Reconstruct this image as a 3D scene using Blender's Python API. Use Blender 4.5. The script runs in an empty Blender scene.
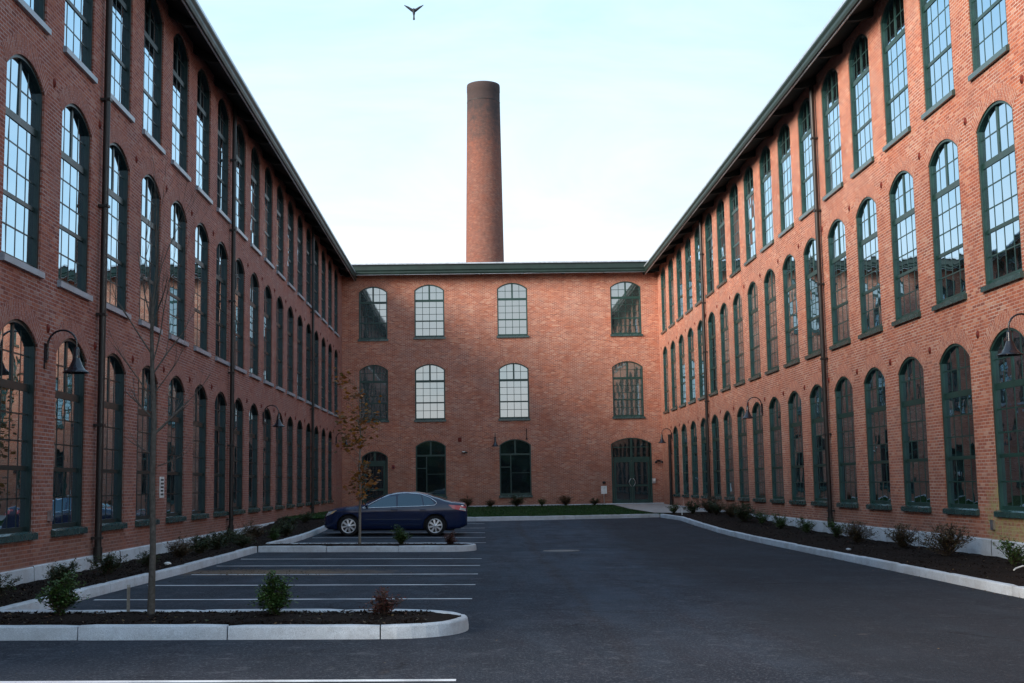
import bpy, bmesh, math, random
from mathutils import Vector, Matrix
PI = math.pi
R = math.radians
rng = random.Random(7)
scene = bpy.context.scene
COL = scene.collection

# ------------------------------------------------------------------ helpers
class MB:
    """collects polygons with uvs and material slots; build() links ONE mesh object"""
    def __init__(s): s.v = []; s.f = []; s.uv = []; s.m = []; s.sm = []
    def poly(s, pts, uv=None, m=0, smooth=False):
        i = len(s.v); s.v += [tuple(p) for p in pts]
        s.f.append(list(range(i, i + len(pts)))); s.uv.append(uv); s.m.append(m); s.sm.append(smooth)
    def box(s, x0, x1, y0, y1, z0, z1, m=0, M=None, skip=()):
        c = [Vector((x, y, z)) for z in (z0, z1) for y in (y0, y1) for x in (x0, x1)]
        if M is not None: c = [M @ p for p in c]
        F = {'-z': (0, 2, 3, 1), '+z': (4, 5, 7, 6), '-y': (0, 1, 5, 4), '+y': (2, 6, 7, 3), '-x': (0, 4, 6, 2), '+x': (1, 3, 7, 5)}
        D = {'z': (x1 - x0, y1 - y0, x0, y0), 'y': (x1 - x0, z1 - z0, x0, z0), 'x': (y1 - y0, z1 - z0, y0, z0)}
        b = len(s.v); s.v += [tuple(p) for p in c]
        for k, f in F.items():
            if k in skip: continue
            s.f.append([b + i for i in f]); s.m.append(m); s.sm.append(False)
            loc = [((i & 1), (i >> 1) & 1, (i >> 2)) for i in f]
            X = [(x0, x1)[l[0]] for l in loc]; Y = [(y0, y1)[l[1]] for l in loc]; Z = [(z0, z1)[l[2]] for l in loc]
            a = k[1]
            s.uv.append(list(zip(X, Y)) if a == 'z' else list(zip(X, Z)) if a == 'y' else list(zip(Y, Z)))
    def grid(s, P, m=0, smooth=True, uv=None, closed=False):
        """P[i][j] rows of points"""
        n = len(P); k = len(P[0]); b = len(s.v)
        for r in P: s.v += [tuple(p) for p in r]
        kk = k if closed else k - 1
        for i in range(n - 1):
            for j in range(kk):
                a = b + i * k + j; c = b + i * k + (j + 1) % k
                s.f.append([a, c, c + k, a + k]); s.m.append(m); s.sm.append(smooth)
                if uv: 
                    j2 = j + 1
                    s.uv.append([uv(i, j), uv(i, j2), uv(i + 1, j2), uv(i + 1, j)])
                else: s.uv.append(None)
    def tube(s, pts, rad, n=8, m=0, cap=True):
        pts = [Vector(p) for p in pts]
        if not hasattr(rad, '__len__'): rad = [rad] * len(pts)
        rows = []; prev = None
        for i, p in enumerate(pts):
            d = (pts[min(i + 1, len(pts) - 1)] - pts[max(i - 1, 0)]).normalized()
            if prev is None:
                a = d.orthogonal().normalized()
            else:
                a = (prev - d * prev.dot(d)).normalized()
            prev = a; b = d.cross(a)
            rows.append([p + (a * math.cos(2 * PI * j / n) + b * math.sin(2 * PI * j / n)) * rad[i] for j in range(n)])
        s.grid(rows, m, True, closed=True)
        if cap:
            s.poly(list(reversed(rows[0])), m=m); s.poly(rows[-1], m=m)
    def lathe(s, prof, n=24, m=0, c=(0, 0, 0), uvf=None, smooth=True):
        """prof: list of (r,z)"""
        rows = [[(c[0] + r * math.cos(2 * PI * j / n), c[1] + r * math.sin(2 * PI * j / n), c[2] + z) for j in range(n)] for r, z in prof]
        s.grid(rows, m, smooth, uv=uvf, closed=True)
    def build(s, name, mats, parent=None, loc=None, rotz=0):
        me = bpy.data.meshes.new(name); me.from_pydata(s.v, [], s.f)
        if not isinstance(mats, (list, tuple)): mats = [mats]
        for x in mats: me.materials.append(x)
        ul = me.uv_layers.new(name='UVMap').data
        for p in me.polygons:
            p.material_index = s.m[p.index]; p.use_smooth = s.sm[p.index]
            u = s.uv[p.index]
            for q, li in enumerate(p.loop_indices):
                if u: ul[li].uv = u[q]
                else:
                    co = me.vertices[me.loops[li].vertex_index].co; ul[li].uv = (co.x + co.y, co.z)
        me.update()
        o = bpy.data.objects.new(name, me); COL.objects.link(o)
        if parent: o.parent = parent
        if loc is not None: o.location = loc
        o.rotation_euler.z = rotz
        return o

def tag(o, label=None, cat=None, group=None, kind=None):
    for k, v in (('label', label), ('category', cat), ('group', group), ('kind', kind)):
        if v: o[k] = v
    return o
def thing(name, label, cat, loc=(0, 0, 0), rotz=0, group=None):
    o = bpy.data.objects.new(name, None); COL.objects.link(o); o.empty_display_size = .2
    o.location = loc; o.rotation_euler.z = rotz
    return tag(o, label, cat, group)
def dup(root, loc, rotz=0, label=None, parent=None, scale=None, group=None):
    def cp(o, par):
        c = o.copy(); COL.objects.link(c); c.parent = par
        for ch in [x for x in kids.get(o, [])]: cp(ch, c)
        return c
    kids = {}
    for x in bpy.data.objects:
        if x.parent: kids.setdefault(x.parent, []).append(x)
    r = cp(root, parent); r.location = loc; r.rotation_euler.z = rotz
    if scale: r.scale = scale
    if label: r['label'] = label
    if group: r['group'] = group
    return r

# ------------------------------------------------------------------ materials
def mat(name):
    m = bpy.data.materials.new(name); m.use_nodes = True
    nt = m.node_tree; nt.nodes.clear()
    out = nt.nodes.new('ShaderNodeOutputMaterial')
    return m, nt, out
class NT:
    def __init__(s, nt): s.nt = nt
    def n(s, t, **kw):
        x = s.nt.nodes.new('ShaderNode' + t)
        for k, v in kw.items():
            if k.startswith('i_'):
                key = k[2:]
                x.inputs[int(key) if key.isdigit() else key.replace('_', ' ')].default_value = v
            else: setattr(x, k, v)
        return x
    def l(s, a, b): s.nt.links.new(a, b)
    def ramp(s, fac, stops, interp='LINEAR'):
        r = s.n('ValToRGB'); cr = r.color_ramp; cr.interpolation = interp
        while len(cr.elements) < len(stops): cr.elements.new(.5)
        for e, (p, c) in zip(cr.elements, stops):
            e.position = p; e.color = (*c, 1) if len(c) == 3 else c
        s.l(fac, r.inputs[0]); return r.outputs[0]
    def mix(s, fac, a, b, mode='MIX'):
        m = s.n('Mix', data_type='RGBA', blend_type=mode)
        for i, v in ((0, fac), (6, a), (7, b)):
            if hasattr(v, 'is_linked') or hasattr(v, 'links'): s.l(v, m.inputs[i])
            else: m.inputs[i].default_value = v if i == 0 else ((*v, 1) if len(v) == 3 else v)
        return m.outputs[2]
    def math(s, op, a, b=0, c=0, clamp=False):
        m = s.n('Math', operation=op, use_clamp=clamp)
        for i, v in enumerate((a, b, c)):
            if hasattr(v, 'links'): s.l(v, m.inputs[i])
            else: m.inputs[i].default_value = v
        return m.outputs[0]
    def noise(s, vec, scale, detail=4, rough=.55, dist=0, out=0):
        x = s.n('TexNoise'); x.inputs['Scale'].default_value = scale; x.inputs['Detail'].default_value = detail
        x.inputs['Roughness'].default_value = rough; x.inputs['Distortion'].default_value = dist
        if vec is not None: s.l(vec, x.inputs['Vector'])
        return x.outputs[out]
    def bsdf(s, col, rough=.8, spec=.5, bump=None, bs=.3, bd=.01, metal=0):
        b = s.n('BsdfPrincipled')
        if hasattr(col, 'links'): s.l(col, b.inputs['Base Color'])
        else: b.inputs['Base Color'].default_value = (*col, 1)
        if hasattr(rough, 'links'): s.l(rough, b.inputs['Roughness'])
        else: b.inputs['Roughness'].default_value = rough
        b.inputs['Specular IOR Level'].default_value = spec; b.inputs['Metallic'].default_value = metal
        if bump is not None:
            u = s.n('Bump'); u.inputs['Strength'].default_value = bs; u.inputs['Distance'].default_value = bd
            s.l(bump, u.inputs['Height']); s.l(u.outputs[0], b.inputs['Normal'])
        return b

def simple(name, col, rough=.6, spec=.5, metal=0, var=.25, nscale=6, bs=.15):
    m, nt, out = mat(name); N = NT(nt)
    tc = N.n('TexCoord').outputs['Object']
    nz = N.noise(tc, nscale, 5, .6)
    lo = tuple(c * (1 - var) for c in col); hi = tuple(min(1, c * (1 + var)) for c in col)
    c = N.ramp(nz, [(.3, lo), (.7, hi)])
    r = N.math('MULTIPLY_ADD', nz, .25, rough - .12)
    b = N.bsdf(c, r, spec, bump=N.noise(tc, nscale * 8, 3), bs=bs, bd=.004, metal=metal)
    N.l(b.outputs[0], out.inputs[0]); return m

def brick_mat(name, chimney=False, arch=False):
    m, nt, out = mat(name); N = NT(nt)
    uv = N.n('UVMap').outputs[0]
    # slight waviness of the courses
    wob = N.noise(uv, 1.3, 2)
    wv = N.n('VectorMath', operation='MULTIPLY_ADD'); N.l(N.noise(uv, 9, 2, out=1), wv.inputs[0]); wv.inputs[1].default_value = (.004, .005, 0); N.l(uv, wv.inputs[2])
    br = N.n('TexBrick'); N.l(wv.outputs[0], br.inputs['Vector'])
    br.offset = .5; br.squash = 1
    for k, v in (('Scale', 1), ('Mortar Size', .011), ('Mortar Smooth', .35), ('Bias', 0), ('Brick Width', .212), ('Row Height', .0685)):
        br.inputs[k].default_value = v
    br.inputs['Color1'].default_value = (0, 0, 0, 1); br.inputs['Color2'].default_value = (1, 1, 1, 1); br.inputs['Mortar'].default_value = (.5, .5, .5, 1)
    tone = br.outputs['Color']
    fine = N.noise(uv, 60, 3, .6)
    t2 = N.math('MULTIPLY_ADD', fine, .35, N.math('MULTIPLY_ADD', tone, 1.0, -.17))
    brick = N.ramp(t2, [(0, (.26, .085, .055)), (.08, (.36, .11, .066)), (.35, (.42, .122, .068)), (.65, (.51, .160, .084)), (.9, (.58, .215, .118)), (1, (.63, .36, .25))])
    # large blotches
    big = N.noise(uv, .35, 5, .6)
    brick = N.mix(N.ramp(big, [(.35, (0, 0, 0)), (.7, (.55, .55, .55))]), brick, (.25, .085, .055), 'MIX')
    mort = N.mix(N.noise(uv, 3, 3), (.45, .30, .24), (.74, .57, .48))
    # patches where pointing is smeared / missing, so course lines come and go
    vis = N.ramp(N.noise(uv, 1.1, 4, .65), [(.33, (.35, .35, .35)), (.62, (1, 1, 1))])
    fac = N.math('MULTIPLY', br.outputs['Fac'], vis)
    col = N.mix(fac, brick, mort)
    # pale salt bloom
    sep = N.n('SeparateXYZ'); N.l(uv, sep.inputs[0])
    e1 = N.noise(uv, .9, 6, .7, .6)
    ef = N.ramp(e1, [(.50, (0, 0, 0)), (.74, (.6, .6, .6))])
    ef2 = N.math('MULTIPLY', ef, N.ramp(N.noise(uv, 14, 3), [(.4, (.2, .2, .2)), (.6, (1, 1, 1))]))
    col = N.mix(ef2, col, (.47, .30, .24))
    # dark grime streaks (stretched vertically)
    mp = N.n('Mapping'); mp.inputs['Scale'].default_value = (1.6, .12, 1); N.l(uv, mp.inputs[0])
    gr = N.ramp(N.noise(mp.outputs[0], 1.0, 5, .65), [(.5, (0, 0, 0)), (.85, (.3, .3, .3))])
    col = N.mix(gr, col, (.17, .07, .055))
    gm = N.n('Attribute', attribute_type='OBJECT', attribute_name='shade_tint')
    col = N.mix(gm.outputs['Fac'], col, (.72, .71, .80), 'MULTIPLY')  # shade of the left wing multiplied into its brick colour
    if not chimney:
        low = N.ramp(N.math('MULTIPLY', sep.outputs[1], .1), [(.03, (.9, .9, .9)), (.14, (.45, .45, .45)), (.5, (0, 0, 0))])  # dirt at the foot, carried higher to paint shade on the lower walls
        col = N.mix(N.math('MULTIPLY', low, big), col, (.2, .13, .10))
        # moss stain low down on the right hand wall
        g = N.n('VectorMath', operation='DISTANCE'); mp2 = N.n('Mapping'); mp2.inputs['Scale'].default_value = (.75, 1, 1); N.l(uv, mp2.inputs[0]); N.l(mp2.outputs[0], g.inputs[0]); g.inputs[1].default_value = (45.5 * .75, .75, 0)
        ms = N.ramp(N.math('MULTIPLY_ADD', N.noise(uv, 5, 4), -.9, N.math('ADD', g.outputs['Value'], .45)), [(.5, (1, 1, 1)), (1.0, (0, 0, 0))])
        mv = N.math('MULTIPLY', N.math('MULTIPLY', ms, 2.2, clamp=True), N.ramp(N.noise(uv, 9, 5, .7), [(.42, (.1, .1, .1)), (.58, (1, 1, 1))]))
        obj = N.n('Attribute', attribute_type='OBJECT', attribute_name='moss')
        col = N.mix(N.math('MULTIPLY', mv, obj.outputs['Fac']), col, (.34, .31, .14))
        # white run-off streaks near the far corner of that wall
        w1 = N.math('ABSOLUTE', N.math('SUBTRACT', sep.outputs[0], 6.75))
        w2 = N.ramp(N.math('MULTIPLY_ADD', N.noise(uv, 4, 3), .8, N.math('MULTIPLY', w1, 2.2)), [(.25, (1, 1, 1)), (.85, (0, 0, 0))])
        w3 = N.ramp(N.math('MULTIPLY', sep.outputs[1], .1), [(.0, (1, 1, 1)), (.42, (.9, .9, .9)), (.5, (0, 0, 0))])
        col = N.mix(N.math('MULTIPLY', N.math('MULTIPLY', w2, w3), N.math('MULTIPLY', obj.outputs['Fac'], .6)), col, (.6, .52, .46))
    else:
        so = N.ramp(N.math('MULTIPLY_ADD', N.noise(uv, 1.2, 5, .7), 8, sep.outputs[1]), [(0, (0, 0, 0)), (1, (0, 0, 0))])
        hz = N.math('ADD', N.math('MULTIPLY_ADD', N.noise(uv, 1.1, 8, .8), 1.1, -.75), N.math('MULTIPLY_ADD', sep.outputs[1], .11, -2.72))
        so = N.ramp(hz, [(.0, (0, 0, 0)), (.5, (.9, .9, .9))])
        col = N.mix(N.ramp(N.noise(uv, 2.2, 7, .8), [(.55, (0, 0, 0)), (.68, (.6, .6, .6))]), col, (.26, .17, .14))
        col = N.mix(.45, col, (.17, .085, .065)); col = N.mix(1.0, col, (.74, .70, .72), 'MULTIPLY'); mot = N.noise(uv, 4.0, 9, .86); col = N.mix(N.ramp(mot, [(.46, (0, 0, 0)), (.62, (.7, .7, .7))]), col, (.10, .06, .052))
        col = N.mix(so, col, (.050, .044, .046))
    h = N.math('ADD', N.math('MULTIPLY', fac, -1.0), N.math('MULTIPLY', N.math('ADD', fine, tone), .35))
    b = N.bsdf(col, .88, .25, bump=h, bs=.55, bd=.012)
    N.l(b.outputs[0], out.inputs[0]); return m

M = {}
M['brick'] = brick_mat('red_brick'); M['brick_chimney'] = brick_mat('chimney_brick', True)
M['frame_shade'] = simple('dark_green_paint_shaded', (.006, .023, .022), .38, .5, var=.3, nscale=3)  # same green paint, with the left wing's shade put into the colour
M['frame'] = simple('dark_green_paint', (.011, .047, .039), .38, .5, var=.3, nscale=3)
M['sill'] = simple('glossy_green_sill_paint', (.022, .062, .058), .26, .9, var=.3, nscale=3)
M['sill_sheen'] = simple('sill_paint_sky_sheen', (.26, .31, .36), .35, .6, var=.25, nscale=3)  # sky sheen on the left upper sills, painted in as a pale colour
M['fascia'] = simple('green_black_gutter_paint', (.008, .026, .022), .5, .5, var=.3, nscale=2)
M['soffit'] = simple('dark_soffit', (.014, .018, .017), .75, .25, nscale=2)
M['gutter_edge'] = simple('metal_drip_edge', (.50, .55, .6), .4, .5, metal=.6)
M['roof'] = simple('grey_green_roof', (.06, .085, .085), .7, nscale=2)
M['pipe'] = simple('brown_pipe', (.015, .014, .013), .45, var=.4)
M['lamp'] = simple('black_lamp_enamel', (.012, .014, .02), .22, .6, var=.3)
M['rust'] = simple('rust_plate', (.16, .03, .022), .8, .2, nscale=14)
M['white'] = simple('white_plastic', (.72, .72, .7), .5)
M['dark'] = simple('black_mark', (.02, .02, .022), .6)
M['steel'] = simple('brushed_steel', (.55, .56, .57), .3, metal=.9)
M['bulb'] = simple('frosted_bulb', (.6, .6, .58), .3)

def granite():
    m, nt, out = mat('granite'); N = NT(nt); tc = N.n('TexCoord').outputs['Object']
    a = N.noise(tc, 120, 4, .7); b = N.noise(tc, 1.1, 5, .65); c_ = N.noise(tc, 6, 5, .6)
    col = N.ramp(a, [(.3, (.34, .38, .42)), (.5, (.58, .635, .68)), (.7, (.74, .79, .83))])
    col = N.mix(N.ramp(b, [(.4, (0, 0, 0)), (.75, (.55, .55, .55))]), col, (.27, .25, .235))
    col = N.mix(N.ramp(c_, [(.54, (0, 0, 0)), (.80, (.40, .40, .40))]), col, (.2, .205, .21))
    s = N.bsdf(col, .85, .3, bump=N.math('ADD', a, N.math('MULTIPLY', c_, 3)), bs=.5, bd=.012)
    N.l(s.outputs[0], out.inputs[0]); return m
M['granite'] = granite()

def asphalt():
    m, nt, out = mat('asphalt'); N = NT(nt); tc = N.n('TexCoord').outputs['Object']
    fine = N.noise(tc, 90, 4, .75); mid = N.noise(tc, 7, 5, .7); big = N.noise(tc, .28, 5, .6, .8)
    vo = N.n('TexVoronoi'); vo.inputs['Scale'].default_value = 55; N.l(tc, vo.inputs['Vector'])
    col = N.ramp(fine, [(.3, (.005, .012, .022)), (.52, (.015, .030, .050)), (.75, (.052, .084, .122))])
    col = N.mix(N.ramp(big, [(.35, (0, 0, 0)), (.68, (.7, .7, .7))]), col, (.036, .058, .088))
    # lane of paler worn asphalt along the drive and darker fresh seams
    sep = N.n('SeparateXYZ'); N.l(tc, sep.inputs[0])
    wx = N.math('ADD', sep.outputs[0], N.math('MULTIPLY', N.noise(tc, .5, 3), .7))
    lane = N.math('ABSOLUTE', N.math('SUBTRACT', wx, 2.7))
    col = N.mix(N.ramp(lane, [(.0, (.25, .25, .25)), (1.6, (0, 0, 0))]) if False else N.ramp(N.math('MULTIPLY', lane, .35), [(.15, (.35, .35, .35)), (.8, (0, 0, 0))]), col, (.032, .058, .098))
    seam = N.ramp(N.math('ABSOLUTE', N.math('SUBTRACT', wx, 1.75)), [(.0, (.75, .75, .75)), (.16, (0, 0, 0))])
    seam2 = N.ramp(N.math('ABSOLUTE', N.math('SUBTRACT', wx, 4.9)), [(.0, (.5, .5, .5)), (.25, (0, 0, 0))])
    col = N.mix(N.math('MULTIPLY', N.math('ADD', seam, seam2), N.ramp(mid, [(.35, (.2, .2, .2)), (.6, (1, 1, 1))])), col, (.022, .024, .027))
    # oil spots and stains
    mpa = N.n('Mapping'); mpa.inputs['Scale'].default_value = (1.1, .16, 1); N.l(tc, mpa.inputs[0])
    st = N.ramp(N.noise(mpa.outputs[0], 1.3, 7, .68, .5), [(.42, (0, 0, 0)), (.68, (.75, .75, .75))])
    col = N.mix(st, col, (.016, .02, .030))
    nearf = N.ramp(N.math('MULTIPLY', sep.outputs[1], .03), [(.25, (.6, .6, .6)), (.75, (0, 0, 0))])
    col = N.mix(nearf, col, (.014, .017, .026))
    col = N.mix(N.ramp(N.noise(tc, .8, 9, .72, .5), [(.40, (0, 0, 0)), (.64, (.7, .7, .7))]), col, (.009, .015, .024))
    col = N.mix(N.ramp(N.noise(tc, 34, 5, .8), [(.52, (0, 0, 0)), (.68, (.75, .75, .75))]), col, (.085, .11, .145))
    col = N.mix(N.ramp(N.noise(tc, 3.4, 7, .75, .4), [(.56, (0, 0, 0)), (.68, (.6, .6, .6))]), col, (.060, .080, .108))
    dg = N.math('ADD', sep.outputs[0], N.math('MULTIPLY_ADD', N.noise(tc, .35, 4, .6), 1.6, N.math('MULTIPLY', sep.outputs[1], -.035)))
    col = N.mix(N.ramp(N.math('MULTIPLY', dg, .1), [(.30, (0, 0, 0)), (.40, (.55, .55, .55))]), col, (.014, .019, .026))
    ck = N.n('TexVoronoi', feature='DISTANCE_TO_EDGE'); ck.inputs['Scale'].default_value = .22; wv2 = N.n('VectorMath', operation='MULTIPLY_ADD'); N.l(N.noise(tc, 1.2, 5, .7, out=1), wv2.inputs[0]); wv2.inputs[1].default_value = (1.1, 1.1, 0); N.l(tc, wv2.inputs[2]); N.l(wv2.outputs[0], ck.inputs['Vector'])
    crk = N.math('MULTIPLY', N.ramp(ck.outputs['Distance'], [(.0, (1, 1, 1)), (.006, (0, 0, 0))]), N.ramp(N.noise(tc, .4, 3), [(.48, (0, 0, 0)), (.58, (1, 1, 1))]))
    col = N.mix(N.math('MULTIPLY', crk, .8), col, (.006, .007, .009))
    st2 = N.ramp(N.noise(tc, 2.7, 5, .7), [(.64, (0, 0, 0)), (.8, (.4, .4, .4))])
    col = N.mix(st2, col, (.10, .10, .105))
    # dusty sand washed over one stall
    vm = N.n('VectorMath', operation='DISTANCE'); mp = N.n('Mapping'); mp.inputs['Scale'].default_value = (.36, 1, 0); N.l(tc, mp.inputs[0]); N.l(mp.outputs[0], vm.inputs[0]); vm.inputs[1].default_value = (-3.9 * .36, 23.9, 0)
    sd = N.ramp(N.math('MULTIPLY_ADD', N.noise(tc, 2.2, 5, .75), -1.5, N.math('ADD', vm.outputs['Value'], .75)), [(.3, (1, 1, 1)), (1.05, (0, 0, 0))])
    col = N.mix(N.math('MULTIPLY', sd, .55), col, (.15, .13, .10))
    rg = N.math('MULTIPLY_ADD', mid, .2, .80)
    h = N.math('ADD', N.math('MULTIPLY', vo.outputs['Distance'], 1.0), fine)
    s = N.bsdf(N.mix(1.0, col, (2.0, 1.55, 1.28), 'MULTIPLY'), rg, .08, bump=h, bs=.6, bd=.008)
    N.l(s.outputs[0], out.inputs[0]); return m
M['asphalt'] = asphalt()

def ground_mat(name, c0, c1, c2, scale=14, bd=.05):
    m, nt, out = mat(name); N = NT(nt); tc = N.n('TexCoord').outputs['Object']
    a = N.noise(tc, scale, 6, .7); b = N.noise(tc, .6, 4)
    col = N.ramp(a, [(.3, c0), (.55, c1), (.75, c2)])
    col = N.mix(N.ramp(b, [(.4, (0, 0, 0)), (.7, (.4, .4, .4))]), col, c0)
    s = N.bsdf(col, .95, .1, bump=a, bs=.9, bd=bd); N.l(s.outputs[0], out.inputs[0]); return m
M['mulch'] = ground_mat('mulch', (.008, .006, .005), (.022, .015, .012), (.06, .035, .025), 26)
M['lawn'] = ground_mat('lawn_soil', (.008, .02, .006), (.016, .04, .012), (.025, .06, .016), 20, .02)
M['field'] = ground_mat('rough_ground', (.03, .04, .02), (.05, .06, .03), (.08, .08, .045), 3)
M['concrete'] = simple('concrete', (.36, .35, .33), .9, .2, nscale=3)

def paint_line():
    m, nt, out = mat('worn_white_line_paint'); N = NT(nt); tc = N.n('TexCoord').outputs['Object']
    a = N.noise(tc, 70, 4, .8); b = N.noise(tc, 1.5, 3)
    f = N.ramp(N.math('MULTIPLY_ADD', b, .7, N.math('MULTIPLY', a, .6)), [(.58, (.0, .0, .0)), (.85, (1, 1, 1))])
    col = N.mix(f, (.78, .80, .82), (.3, .31, .33))
    s = N.bsdf(col, .75, .3, bump=a, bs=.3, bd=.004); N.l(s.outputs[0], out.inputs[0]); return m
M['line'] = paint_line()

def glass_mat(name, refl=.30, body=(.010, .013, .013), wob=.014, tint=(.64, .86, 1), rough=.012):
    m, nt, out = mat(name); N = NT(nt); tc = N.n('TexCoord').outputs['Object']
    geo = N.n('NewGeometry')
    bmp = N.n('Bump'); bmp.inputs['Strength'].default_value = wob; bmp.inputs['Distance'].default_value = .12
    N.l(N.noise(tc, 1.7, 2, .5), bmp.inputs['Height'])
    fr = N.n('LayerWeight'); fr.inputs['Blend'].default_value = .5; N.l(bmp.outputs[0], fr.inputs['Normal'])
    rnd = N.n('ObjectInfo').outputs['Random']
    col = N.mix(N.ramp(rnd, [(.55, (0, 0, 0)), (1, (.7, .7, .7))]), body, tuple(c * 4 for c in body))
    d = N.n('BsdfDiffuse'); N.l(col, d.inputs[0])
    g = N.n('BsdfGlossy'); g.inputs['Roughness'].default_value = rough; g.inputs['Color'].default_value = (*tint, 1); N.l(bmp.outputs[0], g.inputs['Normal'])
    f = N.math('MULTIPLY_ADD', N.math('POWER', fr.outputs['Facing'], 2.6), 1 - refl, refl, clamp=True)
    mx = N.n('MixShader'); N.l(f, mx.inputs[0]); N.l(d.outputs[0], mx.inputs[1]); N.l(g.outputs[0], mx.inputs[2])
    N.l(mx.outputs[0], out.inputs[0]); return m
M['glass'] = glass_mat('window_glass', .60)
M['glass_low'] = glass_mat('dim_window_glass', .10)
M['glass_lobby'] = glass_mat('lobby_glass', .16, (.008, .013, .016), .01, (.7, .9, .95), .03)

def leaf_mat(name, cols, rough=.5):
    m, nt, out = mat(name); N = NT(nt); geo = N.n('NewGeometry')
    c = N.ramp(geo.outputs['Random Per Island'], [(i / (len(cols) - 1), x) for i, x in enumerate(cols)])
    s = N.bsdf(c, rough, .35)
    t = N.n('BsdfTranslucent'); N.l(c, t.inputs[0])
    mx = N.n('MixShader'); mx.inputs[0].default_value = .25; N.l(s.outputs[0], mx.inputs[1]); N.l(t.outputs[0], mx.inputs[2])
    N.l(mx.outputs[0], out.inputs[0]); return m
M['leaf_green'] = leaf_mat('green_leaf', [(.02, .05, .012), (.045, .10, .022), (.09, .15, .035), (.05, .11, .03)])
M['leaf_dark'] = leaf_mat('dark_leaf', [(.012, .03, .010), (.03, .06, .02), (.05, .08, .03), (.10, .07, .03)])
M['leaf_red'] = leaf_mat('red_leaf', [(.09, .02, .02), (.16, .04, .03), (.07, .045, .03), (.20, .09, .06)])
M['leaf_dry'] = leaf_mat('dry_leaf', [(.06, .05, .025), (.12, .06, .035), (.045, .055, .022), (.17, .10, .04), (.05, .07, .025)])
M['leaf_orange'] = leaf_mat('orange_leaf', [(.16, .055, .015), (.30, .11, .02), (.42, .18, .03), (.17, .08, .03), (.13, .10, .03)])
M['grass'] = leaf_mat('grass_blade', [(.014, .045, .012), (.025, .075, .018), (.04, .10, .025)])
M['twig'] = simple('twig_bark', (.06, .045, .035), .9, .2, nscale=20)
M['bark'] = simple('grey_bark', (.085, .078, .068), .9, .2, nscale=25, var=.4)
M['bark_pale'] = simple('pale_bark', (.20, .18, .15), .9, .2, nscale=25, var=.3)

# ------------------------------------------------------------------ dimensions (metres; camera stands at the origin, +y down the courtyard)
XL, XR, YB = -7.574, 10.208, 69.4
BAY = 2.73
HALF, RISE, SPR, OPH = .875, .36, 3.15, 3.51     # window opening: half width, arch rise, spring height, crown height
SILLS = (.97, 5.44, 9.82)
BANDS = (.38, 4.96, 9.40, 13.62)
YEND = 9.0
def gz(y):
    if y < 34.5: return 0.0
    return .0017 * (min(y, 47.3) - 34.5) ** 2

def G(x, y):
    """finished ground: rises towards the lawn and falls gently from left to right"""
    return gz(y) - .0155 * max(-8, min(10.3, x))
def lerp_tab(tab, y):
    if y <= tab[0][1]: return tab[0][0]
    for (a, ya), (b, yb) in zip(tab, tab[1:]):
        if y <= yb: return a + (b - a) * (y - ya) / (yb - ya)
    return tab[-1][0]

def arch_pts(half, spring, rise, n=14):
    r = (half * half + rise * rise) / (2 * rise); cz = spring + rise - r; a0 = math.asin(half / r)
    return [(r * math.sin(a), cz + r * math.cos(a)) for a in [-a0 + 2 * a0 * i / n for i in range(n + 1)]], r, cz, a0

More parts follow.
